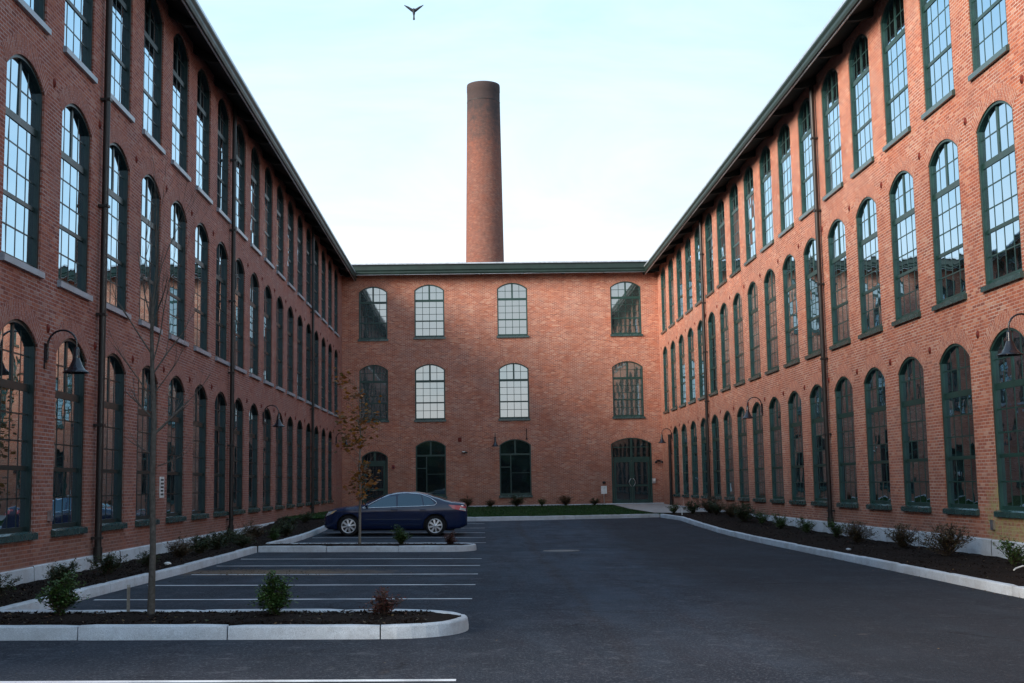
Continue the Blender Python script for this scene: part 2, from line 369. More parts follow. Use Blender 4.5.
# ------------------------------------------------------------------ window meshes
def window_meshes(half, spring, rise, kind='mill', variant=0):
    """returns frame, glass, sill, arch MBs in local coords: x along wall, z up, +y into the wall"""
    fr = MB(); rg = random.Random(variant)
    A, r, cz, a0 = arch_pts(half, spring, rise)
    deep = kind == 'mill_deep'
    if deep: kind = 'mill'
    D = .118 if deep else .088
    t = .07; y0, y1 = (.035 if deep else .02), D + .02
    B, _, _, _ = arch_pts(half - t, spring, rise - t * .75)
    if kind == 'door': t = .12
    out = [(-half, 0)] + A + [(half, 0)]
    inn = [(-half + t, 0)] + B + [(half - t, 0)]
    for i in range(len(out) - 1):
        a, b, c, d = out[i], out[i + 1], inn[i + 1], inn[i]
        fr.poly([(a[0], y0, a[1]), (b[0], y0, b[1]), (c[0], y0, c[1]), (d[0], y0, d[1])][::-1])
        fr.poly([(d[0], y0, d[1]), (c[0], y0, c[1]), (c[0], y1, c[1]), (d[0], y1, d[1])][::-1])
    # inner bead
    def bar(x0, x1, z0, z1, ya=.17, yb=.25):
        ya = D - .018 if ya < .18 else D - .006
        fr.box(x0, x1, ya, D + .016, z0, z1)
    top = spring + rise
    def archz(x):
        return cz + math.sqrt(max(0, (r - .05) ** 2 - x * x))
    gy = D; gl = MB()
    def pane(x0, x1, z0, z1, tilt=.005):
        if kind == 'back': tilt = .0012
        ax = rg.gauss(0, tilt); az = rg.gauss(0, tilt * .8)
        cx, cz_ = (x0 + x1) / 2, (z0 + z1) / 2
        gl.poly([(x, gy + ax * (z - cz_) + az * (x - cx), z) for x, z in ((x0, z0), (x1, z0), (x1, z1), (x0, z1))])
    W = half - t
    if kind in ('mill', 'back'):
        k = (top) / 3.51
        z1, z2 = 1.07 * k, 2.43 * k
        bar(-W, W, 0, .09, .155, .26)
        bar(-W, W, z1 - .038, z1 + .038, .16, .255)
        bar(-W, W, z2 - .065, z2 + .065, .145, .265)
        bar(-.045, .045, z2 + .065, archz(0), .155, .26)
        xs = [-W, -W / 2, 0, W / 2, W]
        mt = .0135
        for x in xs[1:-1]:
            bar(x - mt, x + mt, .09, z1 - .038, .19, .24); bar(x - mt, x + mt, z1 + .038, z2 - .065, .19, .24)
        for x in (xs[1], xs[3]): bar(x - mt, x + mt, z2 + .065, archz(x), .19, .24)
        mids = [z1 / 2 + .03, z1 + (z2 - z1) / 3, z1 + 2 * (z2 - z1) / 3, z2 + (top - z2) * .5]
        for z in mids: bar(-W, W, z - mt, z + mt, .192, .238)
        zs = [0, mids[0], z1, mids[1], mids[2], z2, mids[3], top + .0]
        for i in range(len(zs) - 1):
            for j in range(4): pane(xs[j], xs[j + 1], zs[i], zs[i + 1])
    elif kind == 'shop':       # ground floor windows of the end wall: few large lights
        z2 = top * .73
        bar(-W, W, 0, .12, .155, .26); bar(-W, W, z2 - .05, z2 + .05, .145, .265); bar(-.045, .045, z2 + .05, archz(0), .155, .26)
        if variant == 1:
            for x in (-W * .82, W * .82): bar(x - .02, x + .02, .12, z2 - .05)
            bar(-W * .82, W * .82, z2 * .79, z2 * .79 + .035); bar(-W * .82, W * .82, z2 * .62, z2 * .62 + .02)
            bar(-W, W, z2 + .33, z2 + .36)
        else:
            bar(-W * .35, -W * .35 + .06, .12, z2 - .05); bar(-W, -W * .35, z2 * .68, z2 * .68 + .05); bar(-W * .35, W, z2 * .54, z2 * .54 + .03)
        pane(-W, W, 0, z2, .001); pane(-W, 0, z2, top, .002); pane(0, W, z2, top, .002)
    elif kind == 'door':
        z2 = 2.52
        bar(-W, W, z2 - .07, z2 + .10, .14, .27); bar(-.06, .06, z2 + .1, archz(0), .145, .27)
        bar(-W, W, z2 + .62, z2 + .66)
        pane(-W, 0, z2, top, .002); pane(0, W, z2, top, .002)
    si = MB()
    if kind in ('mill', 'back', 'shop'):
        e = half + .055
        si.poly([(-e, -.075, -.125), (e, -.075, -.125), (e, -.075, -.02), (-e, -.075, -.02)])
        si.poly([(-e, -.075, -.02), (e, -.075, -.02), (e, .0, .004), (-e, .0, .004)])
        si.poly([(-half, 0, .004), (half, 0, .004), (half, .06, .012), (-half, .06, .012)])
        si.poly([(-e, .0, -.125), (e, .0, -.125), (e, -.075, -.125), (-e, -.075, -.125)])
        for s in (-1, 1):
            q = [(s * e, -.075, -.125), (s * e, -.075, -.02), (s * e, 0, .004), (s * e, 0, -.125)]
            si.poly(q if s < 0 else q[::-1])
    ar = MB()
    n = 24; th = .33
    da = .06 / r
    def P(a, rr, y): return (rr * math.sin(a), y, cz + rr * math.cos(a))
    a1 = a0 + .02
    for i in range(n):
        p, q = -a1 + 2 * a1 * i / n, -a1 + 2 * a1 * (i + 1) / n
        v = [p * r * 1.1 + 6, q * r * 1.1 + 6]
        for k in range(3):
            ra, rb = r + .002 + k * th / 3, r + .002 + (k + 1) * th / 3
            u0, u1 = k * .106, (k + 1) * .106
            ar.poly([P(p, ra, -.004), P(q, ra, -.004), P(q, rb, -.004), P(p, rb, -.004)], [(2 * u0, v[0]), (2 * u0, v[1]), (2 * u1, v[1]), (2 * u1, v[0])])
    return fr, gl, si, ar

def brick_wall(cells, length, bands, holes):
    """wall sheet in local coords with arched openings. holes: list of (u_center, zsill, half, spring, rise, band)"""
    w = MB(); dep = .34
    def q(u0, u1, z0, z1):
        if u1 - u0 < 1e-4 or z1 - z0 < 1e-4: return
        w.poly([(u0, 0, z0), (u1, 0, z0), (u1, 0, z1), (u0, 0, z1)], [(u0, z0), (u1, z0), (u1, z1), (u0, z1)])
    for bi in range(len(bands) - 1):
        zb, zt = bands[bi], bands[bi + 1]
        hs = sorted([h for h in holes if h[5] == bi])
        cur = 0
        for uc, zs, hf, sp, ri, _ in hs:
            q(cur, uc - hf, zb, zt); cur = uc + hf
            q(uc - hf, uc + hf, zb, zs)
            A, r, cz, a0 = arch_pts(hf, sp, ri)
            for i in range(len(A) - 1):
                (xa, za), (xb, zb_) = A[i], A[i + 1]
                pts = [(uc + xa, 0, zs + za), (uc + xb, 0, zs + zb_), (uc + xb, 0, zt), (uc + xa, 0, zt)]
                w.poly(pts, [(p[0], p[2]) for p in pts])
                w.poly([(uc + xa, 0, zs + za), (uc + xa, dep, zs + za), (uc + xb, dep, zs + zb_), (uc + xb, 0, zs + zb_)], [(0, xa), (.2, xa), (.2, xb), (0, xb)])
            for sgn in (-1, 1):
                x = uc + sgn * hf
                pts = [(x, 0, zs), (x, dep, zs), (x, dep, zs + sp), (x, 0, zs + sp)]
                if sgn > 0: pts.reverse()
                w.poly(pts, [(p[0] + p[1] + .05, p[2]) for p in pts])
            w.poly([(uc - hf, 0, zs), (uc + hf, 0, zs), (uc + hf, dep, zs), (uc - hf, dep, zs)])
        q(cur, length, zb, zt)
    return w

# prototypes, shared by every window of the same size
PROTO = {}
def add_window(parent, u, zs, key, gmat, shade_tint=0.0):
    if key not in PROTO:
        half, spring, rise, kind, nvar = key
        frm = []
        for v in range(nvar):
            f, g, s, a = window_meshes(half, spring, rise, kind, v)
            o = {}
            for nm, mb, mt in (('window', f, M['frame']), ('glass', g, gmat), ('sill', s, M['sill']), ('brick_arch', a, M['brick'])):
                if mb.f:
                    ob = mb.build(nm, mt); o[nm] = ob.data; bpy.data.objects.remove(ob)
            frm.append(o)
        PROTO[key] = frm
    o = PROTO[key][rng.randrange(len(PROTO[key]))]
    w = bpy.data.objects.new('door_frame' if key[3] == 'door' else 'window', o['window']); COL.objects.link(w); w.parent = parent; w.location = (u, 0, zs)
    if shade_tint: w.material_slots[0].link = 'OBJECT'; w.material_slots[0].material = M['frame_shade']
    for nm in ('glass', 'sill', 'brick_arch'):
        if nm in o:
            c = bpy.data.objects.new(nm, o[nm]); COL.objects.link(c); c.parent = w
            if nm == 'glass' and gmat != o[nm].materials[0]:
                c.material_slots[0].link = 'OBJECT'; c.material_slots[0].material = gmat
            if nm == 'sill' and shade_tint and zs > 4: c.material_slots[0].link = 'OBJECT'; c.material_slots[0].material = M['sill_sheen']
            if nm == 'brick_arch': c['shade_tint'] = shade_tint
    return w

def eave(parent, length, zf, over=.72, skip_ends=(0, 0), piers=(), tall=0):
    """soffit sloping down to a fascia and gutter; local coords, outward is -y"""
    a, b = skip_ends[0], length - skip_ends[1]
    s = MB()
    s.poly([(a, .0, 13.60), (b, .0, 13.60), (b, -over, zf + .03), (a, -over, zf + .03)][::-1])
    s.build('soffit', M['soffit'], parent)
    for u in piers:
        if a < u < b:
            m = MB(); z0 = 13.40; z1 = zf + .03
            for sx in (0,):
                pts0 = [(u - .07, 0, 13.595), (u - .07, -over + .02, zf + .028), (u - .07, -over + .02, zf - .04), (u - .07, -over * .55, zf - .03 + .0), (u - .07, 0, 13.36)]
                pts1 = [(x + .14, y, z) for x, y, z in pts0]
                m.poly(pts0[::-1]); m.poly(pts1)
                for i in range(len(pts0)):
                    j = (i + 1) % len(pts0); m.poly([pts0[i], pts0[j], pts1[j], pts1[i]])
            m.build('rafter_tail', M['soffit'], parent)
    g = MB()   # K-shaped gutter profile swept along the wall
    prof = [(-over + .0, zf - .0), (-over - .07, zf + .0), (-over - .10, zf + .07), (-over - .10, zf + .15), (-over - .145, zf + .22), (-over - .145, zf + .27), (-over - .02, zf + .27), (-over - .02, zf + .36 + tall)]
    n = max(2, int((b - a) / 3.05)); 
    for k in range(n):
        u0 = a + (b - a) * k / n + (.0015 if k else 0); u1 = a + (b - a) * (k + 1) / n
        sag = rng.uniform(-.008, .008)
        g.grid([[(u0, y, z + sag) for y, z in prof], [(u1, y, z + sag) for y, z in prof]], smooth=False)
    g.build('gutter', M['fascia'], parent)
    lp_ = MB(); lp_.box(a, b, -over - .125, -over - .104, zf + .30 + tall, zf + .372 + tall); lp_.build('roof_flashing', M['gutter_edge'], parent)
    e = MB(); e.box(a, b, -over - .012, -over + .02, zf - .03, zf - .002); e.build('drip_edge', M['gutter_edge'], parent)
    zf += tall; rf = MB(); rf.poly([(a, -over - .10, zf + .362), (b, -over - .10, zf + .362), (b, 9, zf + 2.0), (a, 9, zf + 2.0)])
    rf.poly([(a, 9, zf + 2.0), (b, 9, zf + 2.0), (b, 18.5, zf + .36), (a, 18.5, zf + .36)])
    rf.build('roof', M['roof'], parent)

def foundation(parent, length, z0, z1, y=-.05, seed=0, step=1.9):
    f = MB(); rg = random.Random(seed); u = 0
    while u < length - .05:
        L = min(step * rg.uniform(.7, 1.4), length - u)
        o = rg.uniform(-.012, .012); h = rg.uniform(-.012, .0)
        n = max(2, int(L / .3)); rows = []
        for i in range(n + 1):
            uu = u + .006 + (L - .012) * i / n
            j = rg.uniform(-.008, .008)
            rows.append([(uu, .05, z1 + h), (uu, y + o + .02, z1 + h), (uu, y + o + j - .0, z1 + h - .02), (uu, y + o - .012 + j, (z0 + z1) / 2), (uu, y + o, z0)])
        f.grid(rows, smooth=False)
        u += L
    return f.build('foundation', M['granite'], parent)

def downpipe(parent, u, z0=.3, z1=13.3, r=.068):
    p = MB(); y = -.12
    if z1 > 12:
        p.tube([(u, y, z0), (u, y, 7), (u, y, 13.45)], r, 10)
    else: p.tube([(u, y, z0), (u, y, z1)], r * 1.15, 10)
    z = z0 + .4
    while z < z1 - .5:
        p.box(u - r - .015, u + r + .015, y - r - .012, -.003, z, z + .05); z += 2.2
    p.tube([(u, y, z0 - .05), (u, y, z0 + .25)], r * 1.3, 10)
    return p.build('downpipe', M['pipe'], parent)

def tie_plate_mesh():
    p = MB(); n = 14
    def ring(s, y): return [(.075 * s * math.cos(2 * PI * i / n), y, .085 * s * math.sin(2 * PI * i / n)) for i in range(n)]
    p.grid([ring(1, -.002), ring(.95, -.014), ring(.4, -.018), ring(.35, -.032), ring(.02, -.034)], closed=True)
    o = p.build('tie_plate', M['rust']); d = o.data; bpy.data.objects.remove(o); return d
TIE = tie_plate_mesh()

def shell(parent, length, depth=18.0, zt=13.62, ends=(True, True)):
    """the other walls of a block, so that it is a building from any side"""
    w = MB()
    def q(a, b):
        L = (Vector(b) - Vector(a)).length
        w.poly([(a[0], a[1], 0), (b[0], b[1], 0), (b[0], b[1], zt), (a[0], a[1], zt)], [(0, 0), (L, 0), (L, zt), (0, zt)])
    q((length, 0), (length, depth)); q((length, depth), (0, depth)); q((0, depth), (0, 0))
    for x in (0, length):
        w.poly([(x, 0, zt), (x, depth, zt), (x, 9, zt + 1.6)], [(0, zt), (depth, zt), (9, zt + 1.6)])
    return w.build('outer_wall', M['brick'], parent)

# ------------------------------------------------------------------ the three wings of the mill
def side_wing(name, label, loc, rotz, idx0_u, sgn, zf, moss, pipes, lowpipes=()):
    L = YB - YEND
    b = thing(name, label, 'mill building', loc, rotz)
    BAY = 2.73 if moss else 2.702
    holes = []; us = [idx0_u + sgn * BAY * i for i in range(0, 22)]
    us = [u for u in us if .95 < u < L - .95]
    first = us[0] if sgn > 0 else us[0]
    for bi in range(3):
        for k, u in enumerate(us):
            if bi == 0 and k == 0: continue          # blind bay in the far corner on the ground floor
            holes.append((u, SILLS[bi], HALF, SPR, RISE, bi))
    wl = brick_wall(None, L, BANDS, holes).build('wall', M['brick'], b)
    wl['moss'] = 1.0 if moss else 0.0; wl['shade_tint'] = 0.0 if moss else 1.0
    for (u, zs, h, s, r_, bi) in holes:
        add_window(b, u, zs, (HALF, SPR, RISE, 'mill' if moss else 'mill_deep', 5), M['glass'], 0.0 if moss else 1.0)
        for dz, z in ((0, 4.50), (1, 8.97)):
            if bi == dz:
                t = bpy.data.objects.new('tie_plate', TIE); COL.objects.link(t); t.parent = b; t.location = (u - sgn * BAY / 2, 0, z + rng.uniform(-.02, .02))
    piers = [idx0_u + sgn * BAY * (i - .5) for i in range(0, 24)]
    eave(b, L, zf, piers=piers, skip_ends=((0, 0)))
    foundation(b, L, -.1, .40, seed=3 if moss else 9)
    for u in pipes: downpipe(b, u)
    for u in lowpipes: downpipe(b, u, .45, 4.1)
    shell(b, L)
    return b
left = side_wing('mill_wing', 'shaded long red brick mill wing along the left side of the courtyard', (XL, YEND, 0), R(90), (66.60 - YEND), -1, 13.12, False,
                 [24.8 - YEND, 37.9 - YEND, 56.3 - YEND])
right = side_wing('mill_wing', 'brighter long brick mill wing along the right side of the drive', (XR, YB, 0), R(-90), (YB - 67.31), 1, 13.27, True,
                  [YB - 35.98, YB - 54.85], [YB - 65.9])

def back_wing():
    L = XR - XL
    b = thing('mill_wing', 'end wing of the brick mill with widely spaced windows and green double door', 'mill building', (XL, YB, 0), 0)
    # (u centre, sill, half, crown height, kind, band)
    W = [('back', 1.74, 9.80, .80, 2.97, 2), ('back', 4.89, 9.88, .84, 2.97, 2), ('back', 9.55, 9.90, .85, 2.99, 2), ('back', 15.95, 9.90, .86, 3.0, 2),
         ('back', 1.76, 5.26, .80, 3.10, 1), ('back', 4.89, 5.25, .84, 3.10, 1), ('back', 9.57, 5.25, .84, 3.10, 1), ('back', 15.95, 5.27, .86, 3.10, 1),
         ('door', 1.80, .40, .72, 3.15, 0), ('shop', 4.90, 1.0, .84, 3.10, 0), ('shop', 9.58, 1.0, .88, 3.10, 0), ('door', 16.05, .40, 1.13, 3.68, 0)]
    holes = [(u, z, h, H - .33, .33, bd) for k, u, z, h, H, bd in W]
    wl = brick_wall(None, L, (.30, 4.96, 9.40, 13.62), holes).build('wall', M['brick'], b)
    sv = 0
    for (k, u, z, h, H, bd) in W:
        key = (h, H - .33, .33, k, 1 if k != 'back' else 3)
        gm = M['glass_lobby'] if k in ('shop', 'door') else M['glass_back']
        if k == 'shop':
            key = (h, H - .33, .33, k, 1)
            if abs(u - 4.90) < .1: key = (h, H - .33, .33 + 1e-6, k, 2)
        w = add_window(b, u, z, key, gm)
        if k == 'door':
            w.name = 'door_frame'
            double = h > 1
            for s in ((-1, 1) if double else (1,)):
                d = MB(); W0 = (h - .12); x0, x1 = (0.004, W0 - .004) if double else (-W0, W0)
                if s < 0: x0, x1 = -x1, -x0
                y0, y1 = .055, .095; H2 = 2.45; st = .13
                d.box(x0, x0 + st, y0, y1, .02, H2); d.box(x1 - st, x1, y0, y1, .02, H2)
                d.box(x0 + st, x1 - st, y0, y1, .02, .26); d.box(x0 + st, x1 - st, y0, y1, H2 - .13, H2); d.box(x0 + st, x1 - st, y0, y1, .98, 1.10)
                dr = d.build('door', M['frame'], b, (u, 0, z))
                g = MB()
                g.poly([(x0 + st, .075, .26), (x1 - st, .075, .26), (x1 - st, .075, .98), (x0 + st, .075, .98)]); g.poly([(x0 + st, .075, 1.10), (x1 - st, .075, 1.10), (x1 - st, .075, H2 - .13), (x0 + st, .075, H2 - .13)])
                g.build('glass', M['glass_lobby'], dr)
                hx = (x0 + .06) if s > 0 else (x1 - .06)
                hm = MB(); pts = [(hx, y0, 1.42)] + [(hx + s * .11 * math.sin(PI * t / 8), y0 - .07 - .0, 1.42 - .42 * t / 8) for t in range(0, 9)] + [(hx, y0, 1.0)]
                hm.tube(pts, .016, 8); hm.build('handle', M['steel'], dr)
    eave(b, L, 13.33, tall=.24, skip_ends=(.0, .0), piers=[.8 + 2.33 * i for i in range(8)])
    foundation(b, L, .1, .47, y=-.04, seed=21)
    shell(b, L)
    return b
M['glass_back'] = glass_mat('back_window_glass', .33, (.03, .042, .042), .010, (.82, .95, .98), .03)
back = back_wing()
# the mitred corner return, above the meeting roofs, is covered by the roofs of the wings themselves

# ------------------------------------------------------------------ chimney behind the end wing
ch = thing('mill_chimney', 'tall round brick chimney with soot dark top rising behind the end wing', 'chimney', (.58, 95, 0), 0)
ch.rotation_euler = (0, .004, 0)
c = MB(); prof = [(1.72, 0), (1.60, 9), (1.47, 18.7), (1.285, 31.6), (1.285, 32.1), (1.30, 32.14), (1.30, 32.6), (1.285, 32.72), (1.08, 32.76), (1.06, 31)]
c.lathe(prof, 48, uvf=lambda i, j: (j * 8.9 / 48, prof[i][1]))
c.build('stack', M['brick_chimney'], ch)
ld = MB(); ld.lathe([(1.29, 31.3), (1.303, 31.31), (1.303, 31.35), (1.29, 31.36)], 48); ld.build('iron_band', M['pipe'], ch)

# ------------------------------------------------------------------ ground
def sheet(name, xs, ys, zf, m, kind='structure'):
    g = MB(); g.grid([[(x, y, zf(x, y)) for x in xs] for y in ys], smooth=True)
    # grid() winds by rows: make normals face up
    for f in g.f: f.reverse()
    o = g.build(name, m); tag(o, kind=kind); return o
def lin(a, b, n): return [a + (b - a) * i / n for i in range(n + 1)]
sheet('ground', [-400, -120, -26, 28, 120, 400], [-400, -60, 0, 60, 120, 400, 900], lambda x, y: -.30, M['field'])
KR = [(7.84, 6), (7.84, 20), (7.86, 30), (7.84, 38), (7.72, 43), (7.58, 47), (7.42, 51.7)]
KL = [(-5.8, 15.4), (-5.72, 18.2), (-5.52, 23.8), (-5.44, 29.4), (-5.40, 33), (-5.22, 38), (-5.15, 47)]
kr = lambda y: lerp_tab(KR, y)
kl = lambda y: lerp_tab(KL, y)
LAWN = [(-5.2, 47.0), (.38, 47.2), (2.3, 48.25), (4.8, 50.1), (7.35, 51.9)]
ylawn = lambda x: lerp_tab([(y, x_) for x_, y in LAWN], x)
ys = [-40, 0, 10, 20, 30, 34.5] + [34.5 + i * .8 for i in range(1, 17)] + [50, 52.5]
sheet('asphalt_drive', [-7.5, -6, 0, 7, 10.15], ys, lambda x, y: G(x, y) - (0 if y < 46.5 or x > -1 else 0), M['asphalt'])

def kerb(path, name='granite_kerb', w=.13, h=.15, stone=1.63, seed=1, closed=False, zoff=None):
    """path: polyline of the OUTER (road side) foot, stones laid inside (left of travel)"""
    rg = random.Random(seed); k = MB()
    P = [Vector((x, y)) for x, y in path]
    # resample
    seg = []; tot = 0
    for a, b in zip(P, P[1:]): seg.append((tot, a, b)); tot += (b - a).length
    def at(s):
        for t, a, b in reversed(seg):
            if s >= t - 1e-9:
                L = (b - a).length; return a + (b - a) * ((s - t) / L), (b - a).normalized()
        return P[0], (P[1] - P[0]).normalized()
    s = 0
    while s < tot - .02:
        L = min(stone * rg.uniform(.92, 1.08), tot - s)
        if tot - s - L < .3: L = tot - s
        n = max(2, int(L / .16)); rows = []
        dz = rg.uniform(-.006, .006); dn = rg.uniform(-.006, .006)
        for i in range(n + 1):
            e = .008 if i in (0, n) else 0
            ss = s + .007 + (L - .014) * i / n
            p, d = at(min(ss, tot)); nn = Vector((-d.y, d.x))
            # smooth normals on bends
            p2, d2 = at(min(ss + .12, tot)); p3, d3 = at(max(ss - .12, 0)); dd = (d2 + d3).normalized(); nn = Vector((-dd.y, dd.x))
            z = G(p.x, p.y); j = lambda a=.004: rg.uniform(-a, a)
            def pt(off, zz): q = p + nn * (off + dn); return (q.x, q.y, z + zz)
            ht = h + dz - e
            rows.append([pt(0 + e, -.06), pt(j() + e, .05), pt(.006 + j() + e, ht - .018), pt(.02 + j(.003), ht + j(.002)), pt(w - .015, ht + j(.002)), pt(w, ht - .015), pt(w, -.06)])
        k.grid(rows, smooth=False)
        k.poly(rows[0][::-1]); k.poly(rows[-1])
        s += L
    o = k.build(name, M['granite'])
    for p in o.data.polygons: pass
    bm = bmesh.new(); bm.from_mesh(o.data); bmesh.ops.recalc_face_normals(bm, faces=bm.faces); bm.to_mesh(o.data); bm.free()
    tag(o, kind='structure'); return o
def tip(cx, cy, r, n=14): return [(cx + r * math.sin(PI * i / n), cy - r * math.cos(PI * i / n)) for i in range(n + 1)]
T1 = tip(-1.03, 14.54, .89); T2 = tip(-.93, 31.76, .84)
kerb([(-9.5, 13.65)] + [(-6, 13.65)] + T1 + [(kl(15.4), 15.43)], 'kerb_of_front_island', seed=4, stone=1.72)
kerb([(x, y) for x, y in KL if y < 23] + [(kl(y), y) for y in (23.8, 27, 30.9)], 'kerb_of_left_bed', stone=2.2, seed=8)
kerb([(kl(31), 30.92)] + T2 + [(kl(32.6), 32.6)], 'kerb_of_middle_island', seed=5)
kerb([(kl(y), y) for y in (32.67, 36, 40, 44, 46.8)], 'kerb_of_left_bed', stone=2.2, seed=6)
kerb(LAWN[::-1], 'kerb_of_lawn', stone=2.2, seed=9)
kerb([(x, y) for x, y in KR][::-1], 'kerb_of_right_bed', stone=2.6, seed=10)

def bump_sheet(name, poly_fn, xs, ys, zf, m, amp=.02, seed=0):
    rg = random.Random(seed); g = MB()
    P = [[(poly_fn(x, y)[0], poly_fn(x, y)[1], zf(x, y) + rg.uniform(-amp, amp)) for x in xs] for y in ys]
    g.grid(P, smooth=True)
    for f in g.f: f.reverse()
    o = g.build(name, m); tag(o, kind='structure'); return o
ML = .115
def zleft(x, y):
    t = max(0, min(1, (x + 7.56) / (kl(y) + 7.46))); return (1 - t) * (.14 + gz(y)) + t * (G(kl(y), y) + ML)
def zright(x, y):
    t = max(0, min(1, (10.2 - x) / (10.2 - kr(y) - .1))); return (1 - t) * (.055 + gz(y)) + t * (G(kr(y), y) + ML) + .03 * math.sin(PI * t)
ML_ = 0
bump_sheet('mulch_bed', lambda u, y: (-7.56 + u * (kl(y) - .1 + 7.56), y), lin(0, 1, 10), lin(9, 47.0, 150), lambda u, y: zleft(-7.56 + u * (kl(y) - .1 + 7.56), y), M['mulch'], seed=1)
bump_sheet('mulch_bed', lambda u, y: (kr(y) + .1 + u * (10.2 - kr(y) - .1), y), lin(0, 1, 14), lin(9, 52.3, 150), lambda u, y: zright(kr(y) + .1 + u * (10.2 - kr(y) - .1), y), M['mulch'], seed=2)
def island(u, v, cx, cy, r, x0):
    # u along, v across (-1..1)
    x = x0 + u * (cx + r - x0); hw = r
    if x > cx: hw = math.sqrt(max(0, r * r - (x - cx) ** 2))
    return x, cy + v * hw
for (cx, cy, r, x0, sd, nm) in ((-1.03, 14.54, .80, -9.5, 3, 'mulch_bed'), (-.93, 31.76, .75, -5.5, 4, 'mulch_bed')):
    rg = random.Random(sd); g = MB(); us = lin(0, 1, 60); vs = lin(-1, 1, 10)
    g.grid([[(*island(u, v, cx, cy, r, x0), G(island(u, v, cx, cy, r, x0)[0], 0) + ML + .004 + rg.uniform(-.015, .02) + .025 * (1 - v * v)) for v in vs] for u in us], smooth=True)
    o = g.build(nm, M['mulch']); tag(o, kind='structure')
# lawn
lz = .405
def zlawn(x, y):
    y0 = ylawn(x) + .12; t = max(0, min(1, (y - y0) / (69.3 - y0))); return (1 - t) * (G(x, y0) + ML) + t * lz
lg = MB(); lg.grid([[(x, ylawn(x) + .08 + v * (69.39 - ylawn(x) - .08), zlawn(x, ylawn(x) + .08 + v * (69.39 - ylawn(x) - .08))) for x in lin(-7.55, 7.4, 12) + [8, 9, 10.19]] for v in lin(0, 1, 8)])
for f in lg.f: f.reverse()
tag(lg.build('lawn', M['lawn']), kind='structure')
pth = MB(); pts = [(7.5, 54), (8.9, 53.2), (10.1, 53.2), (10.1, 60), (10.1, 69.3), (7.3, 69.3), (7.2, 60)]
pth.poly([(x, y, zlawn(x, y) + .02) for x, y in pts])
tag(pth.build('concrete_path', M['concrete']), kind='structure')
# grass blades
gb = MB(); rg = random.Random(5)
for i in range(26000):
    x = rg.uniform(-7.4, 10.0); y = ylawn(x) + .15; y = y + (69.2 - y) * rg.random() ** 1.6; zz = zlawn(x, y)
    if x > 7.1: continue
    h = rg.uniform(.03, .075); a = rg.uniform(0, PI); w = rg.uniform(.012, .03); dx, dy = math.cos(a) * w, math.sin(a) * w
    gb.poly([(x - dx, y - dy, zz), (x + dx, y + dy, zz), (x + rg.uniform(-.03, .03), y + rg.uniform(-.03, .03), zz + h)])
tag(gb.build('lawn_grass', M['grass']), 'short green mown grass on the strip before the end wing', 'grass', kind='stuff')

# parking lines
def stripe(x0, x1, y, w=.115, y2=None):
    g = MB(); y2 = y if y2 is None else y2; n = 20; rg = random.Random(int(y * 100))
    rows = []
    for i in range(n + 1):
        x = x0 + (x1 - x0) * i / n; yy = y + (y2 - y) * i / n
        rows.append([(x, yy - w / 2 + rg.uniform(-.004, .004), G(x, yy) + .004), (x, yy + w / 2 + rg.uniform(-.004, .004), G(x, yy) + .004)])
    g.grid(rows, smooth=False)
    for f in g.f: f.reverse()
    bm_o = g.build('parking_line', M['line']); 
    for p in bm_o.data.polygons: pass
    tag(bm_o, kind='structure')
for y, xa in ((18.34, -5.55), (20.88, -5.45), (23.33, -5.3), (25.75, -5.35), (28.1, -5.3)): stripe(xa, -.13 + (y - 18.3) * .016, y)
for y in (35.6, 38.5, 41.1, 43.5, 45.8): stripe(-5.1, .16, y)
stripe(-7.5, -.22, 10.80)
stripe(-5.9, -1.2, 16.6 - .0) if False else None

# litter on the asphalt and mulch (fallen leaves nobody could count)
lt = MB(); rg = random.Random(11)
def leafq(mb, x, y, z, s, tilt=.5):
    a = rg.uniform(0, 2 * PI); t1 = rg.uniform(-tilt, tilt); t2 = rg.uniform(-tilt, tilt)
    M_ = Matrix.Translation((x, y, z)) @ Matrix.Rotation(a, 4, 'Z') @ Matrix.Rotation(t1, 4, 'X') @ Matrix.Rotation(t2, 4, 'Y')
    mb.poly([M_ @ Vector(p) for p in ((-s, 0, 0), (0, -s * .5, 0), (s, 0, s * .2), (0, s * .5, 0))])
for i in range(700):
    x = rg.gauss(-3.9, 1.1); y = rg.gauss(23.9, .55)
    if x < kl(y) + .1: continue
    leafq(lt, x, y, G(x, y) + .012, rg.uniform(.008, .028), .3)
for i in range(420):
    y = rg.uniform(12, 46); x = kr(y) - abs(rg.gauss(0, .18)) - .02
    if rg.random() < .3: y = rg.gauss(37.5, 1.0); x = kr(y) - abs(rg.gauss(0, .5))
    leafq(lt, x, y, G(x, y) + .012, rg.uniform(.012, .03), .3)
for i in range(260):
    x = rg.uniform(-7, 7); y = rg.uniform(9, 45); leafq(lt, x, y, G(x, y) + .012, rg.uniform(.008, .02), .3)
def bedpoint(rg, p=1.3):
    r_ = rg.random()
    if r_ < .3: y = 15.6 + 31 * rg.random() ** p; x = rg.uniform(-7.5, kl(y) - .16); return x, y, zleft(x, y)
    if r_ < .65: y = 14 + 37 * rg.random() ** p; x = rg.uniform(kr(y) + .16, 10.1); return x, y, zright(x, y)
    if r_ < .93: x = rg.uniform(-8, -.6); y = rg.uniform(13.82, 15.25); return x, y, G(x, y) + ML + .02
    x = rg.uniform(-5.3, -.5); y = rg.uniform(31.1, 32.4); return x, y, G(x, y) + ML + .02
for i in range(900):
    x, y, z = bedpoint(rg); leafq(lt, x, y, z + .015, rg.uniform(.01, .028), .6)
tag(lt.build('leaf_litter', M['leaf_dry']), 'scattered dry brown leaves and grit on the asphalt and mulch', 'leaf litter', kind='stuff')
mc = MB(); rg = random.Random(12)   # mulch chips
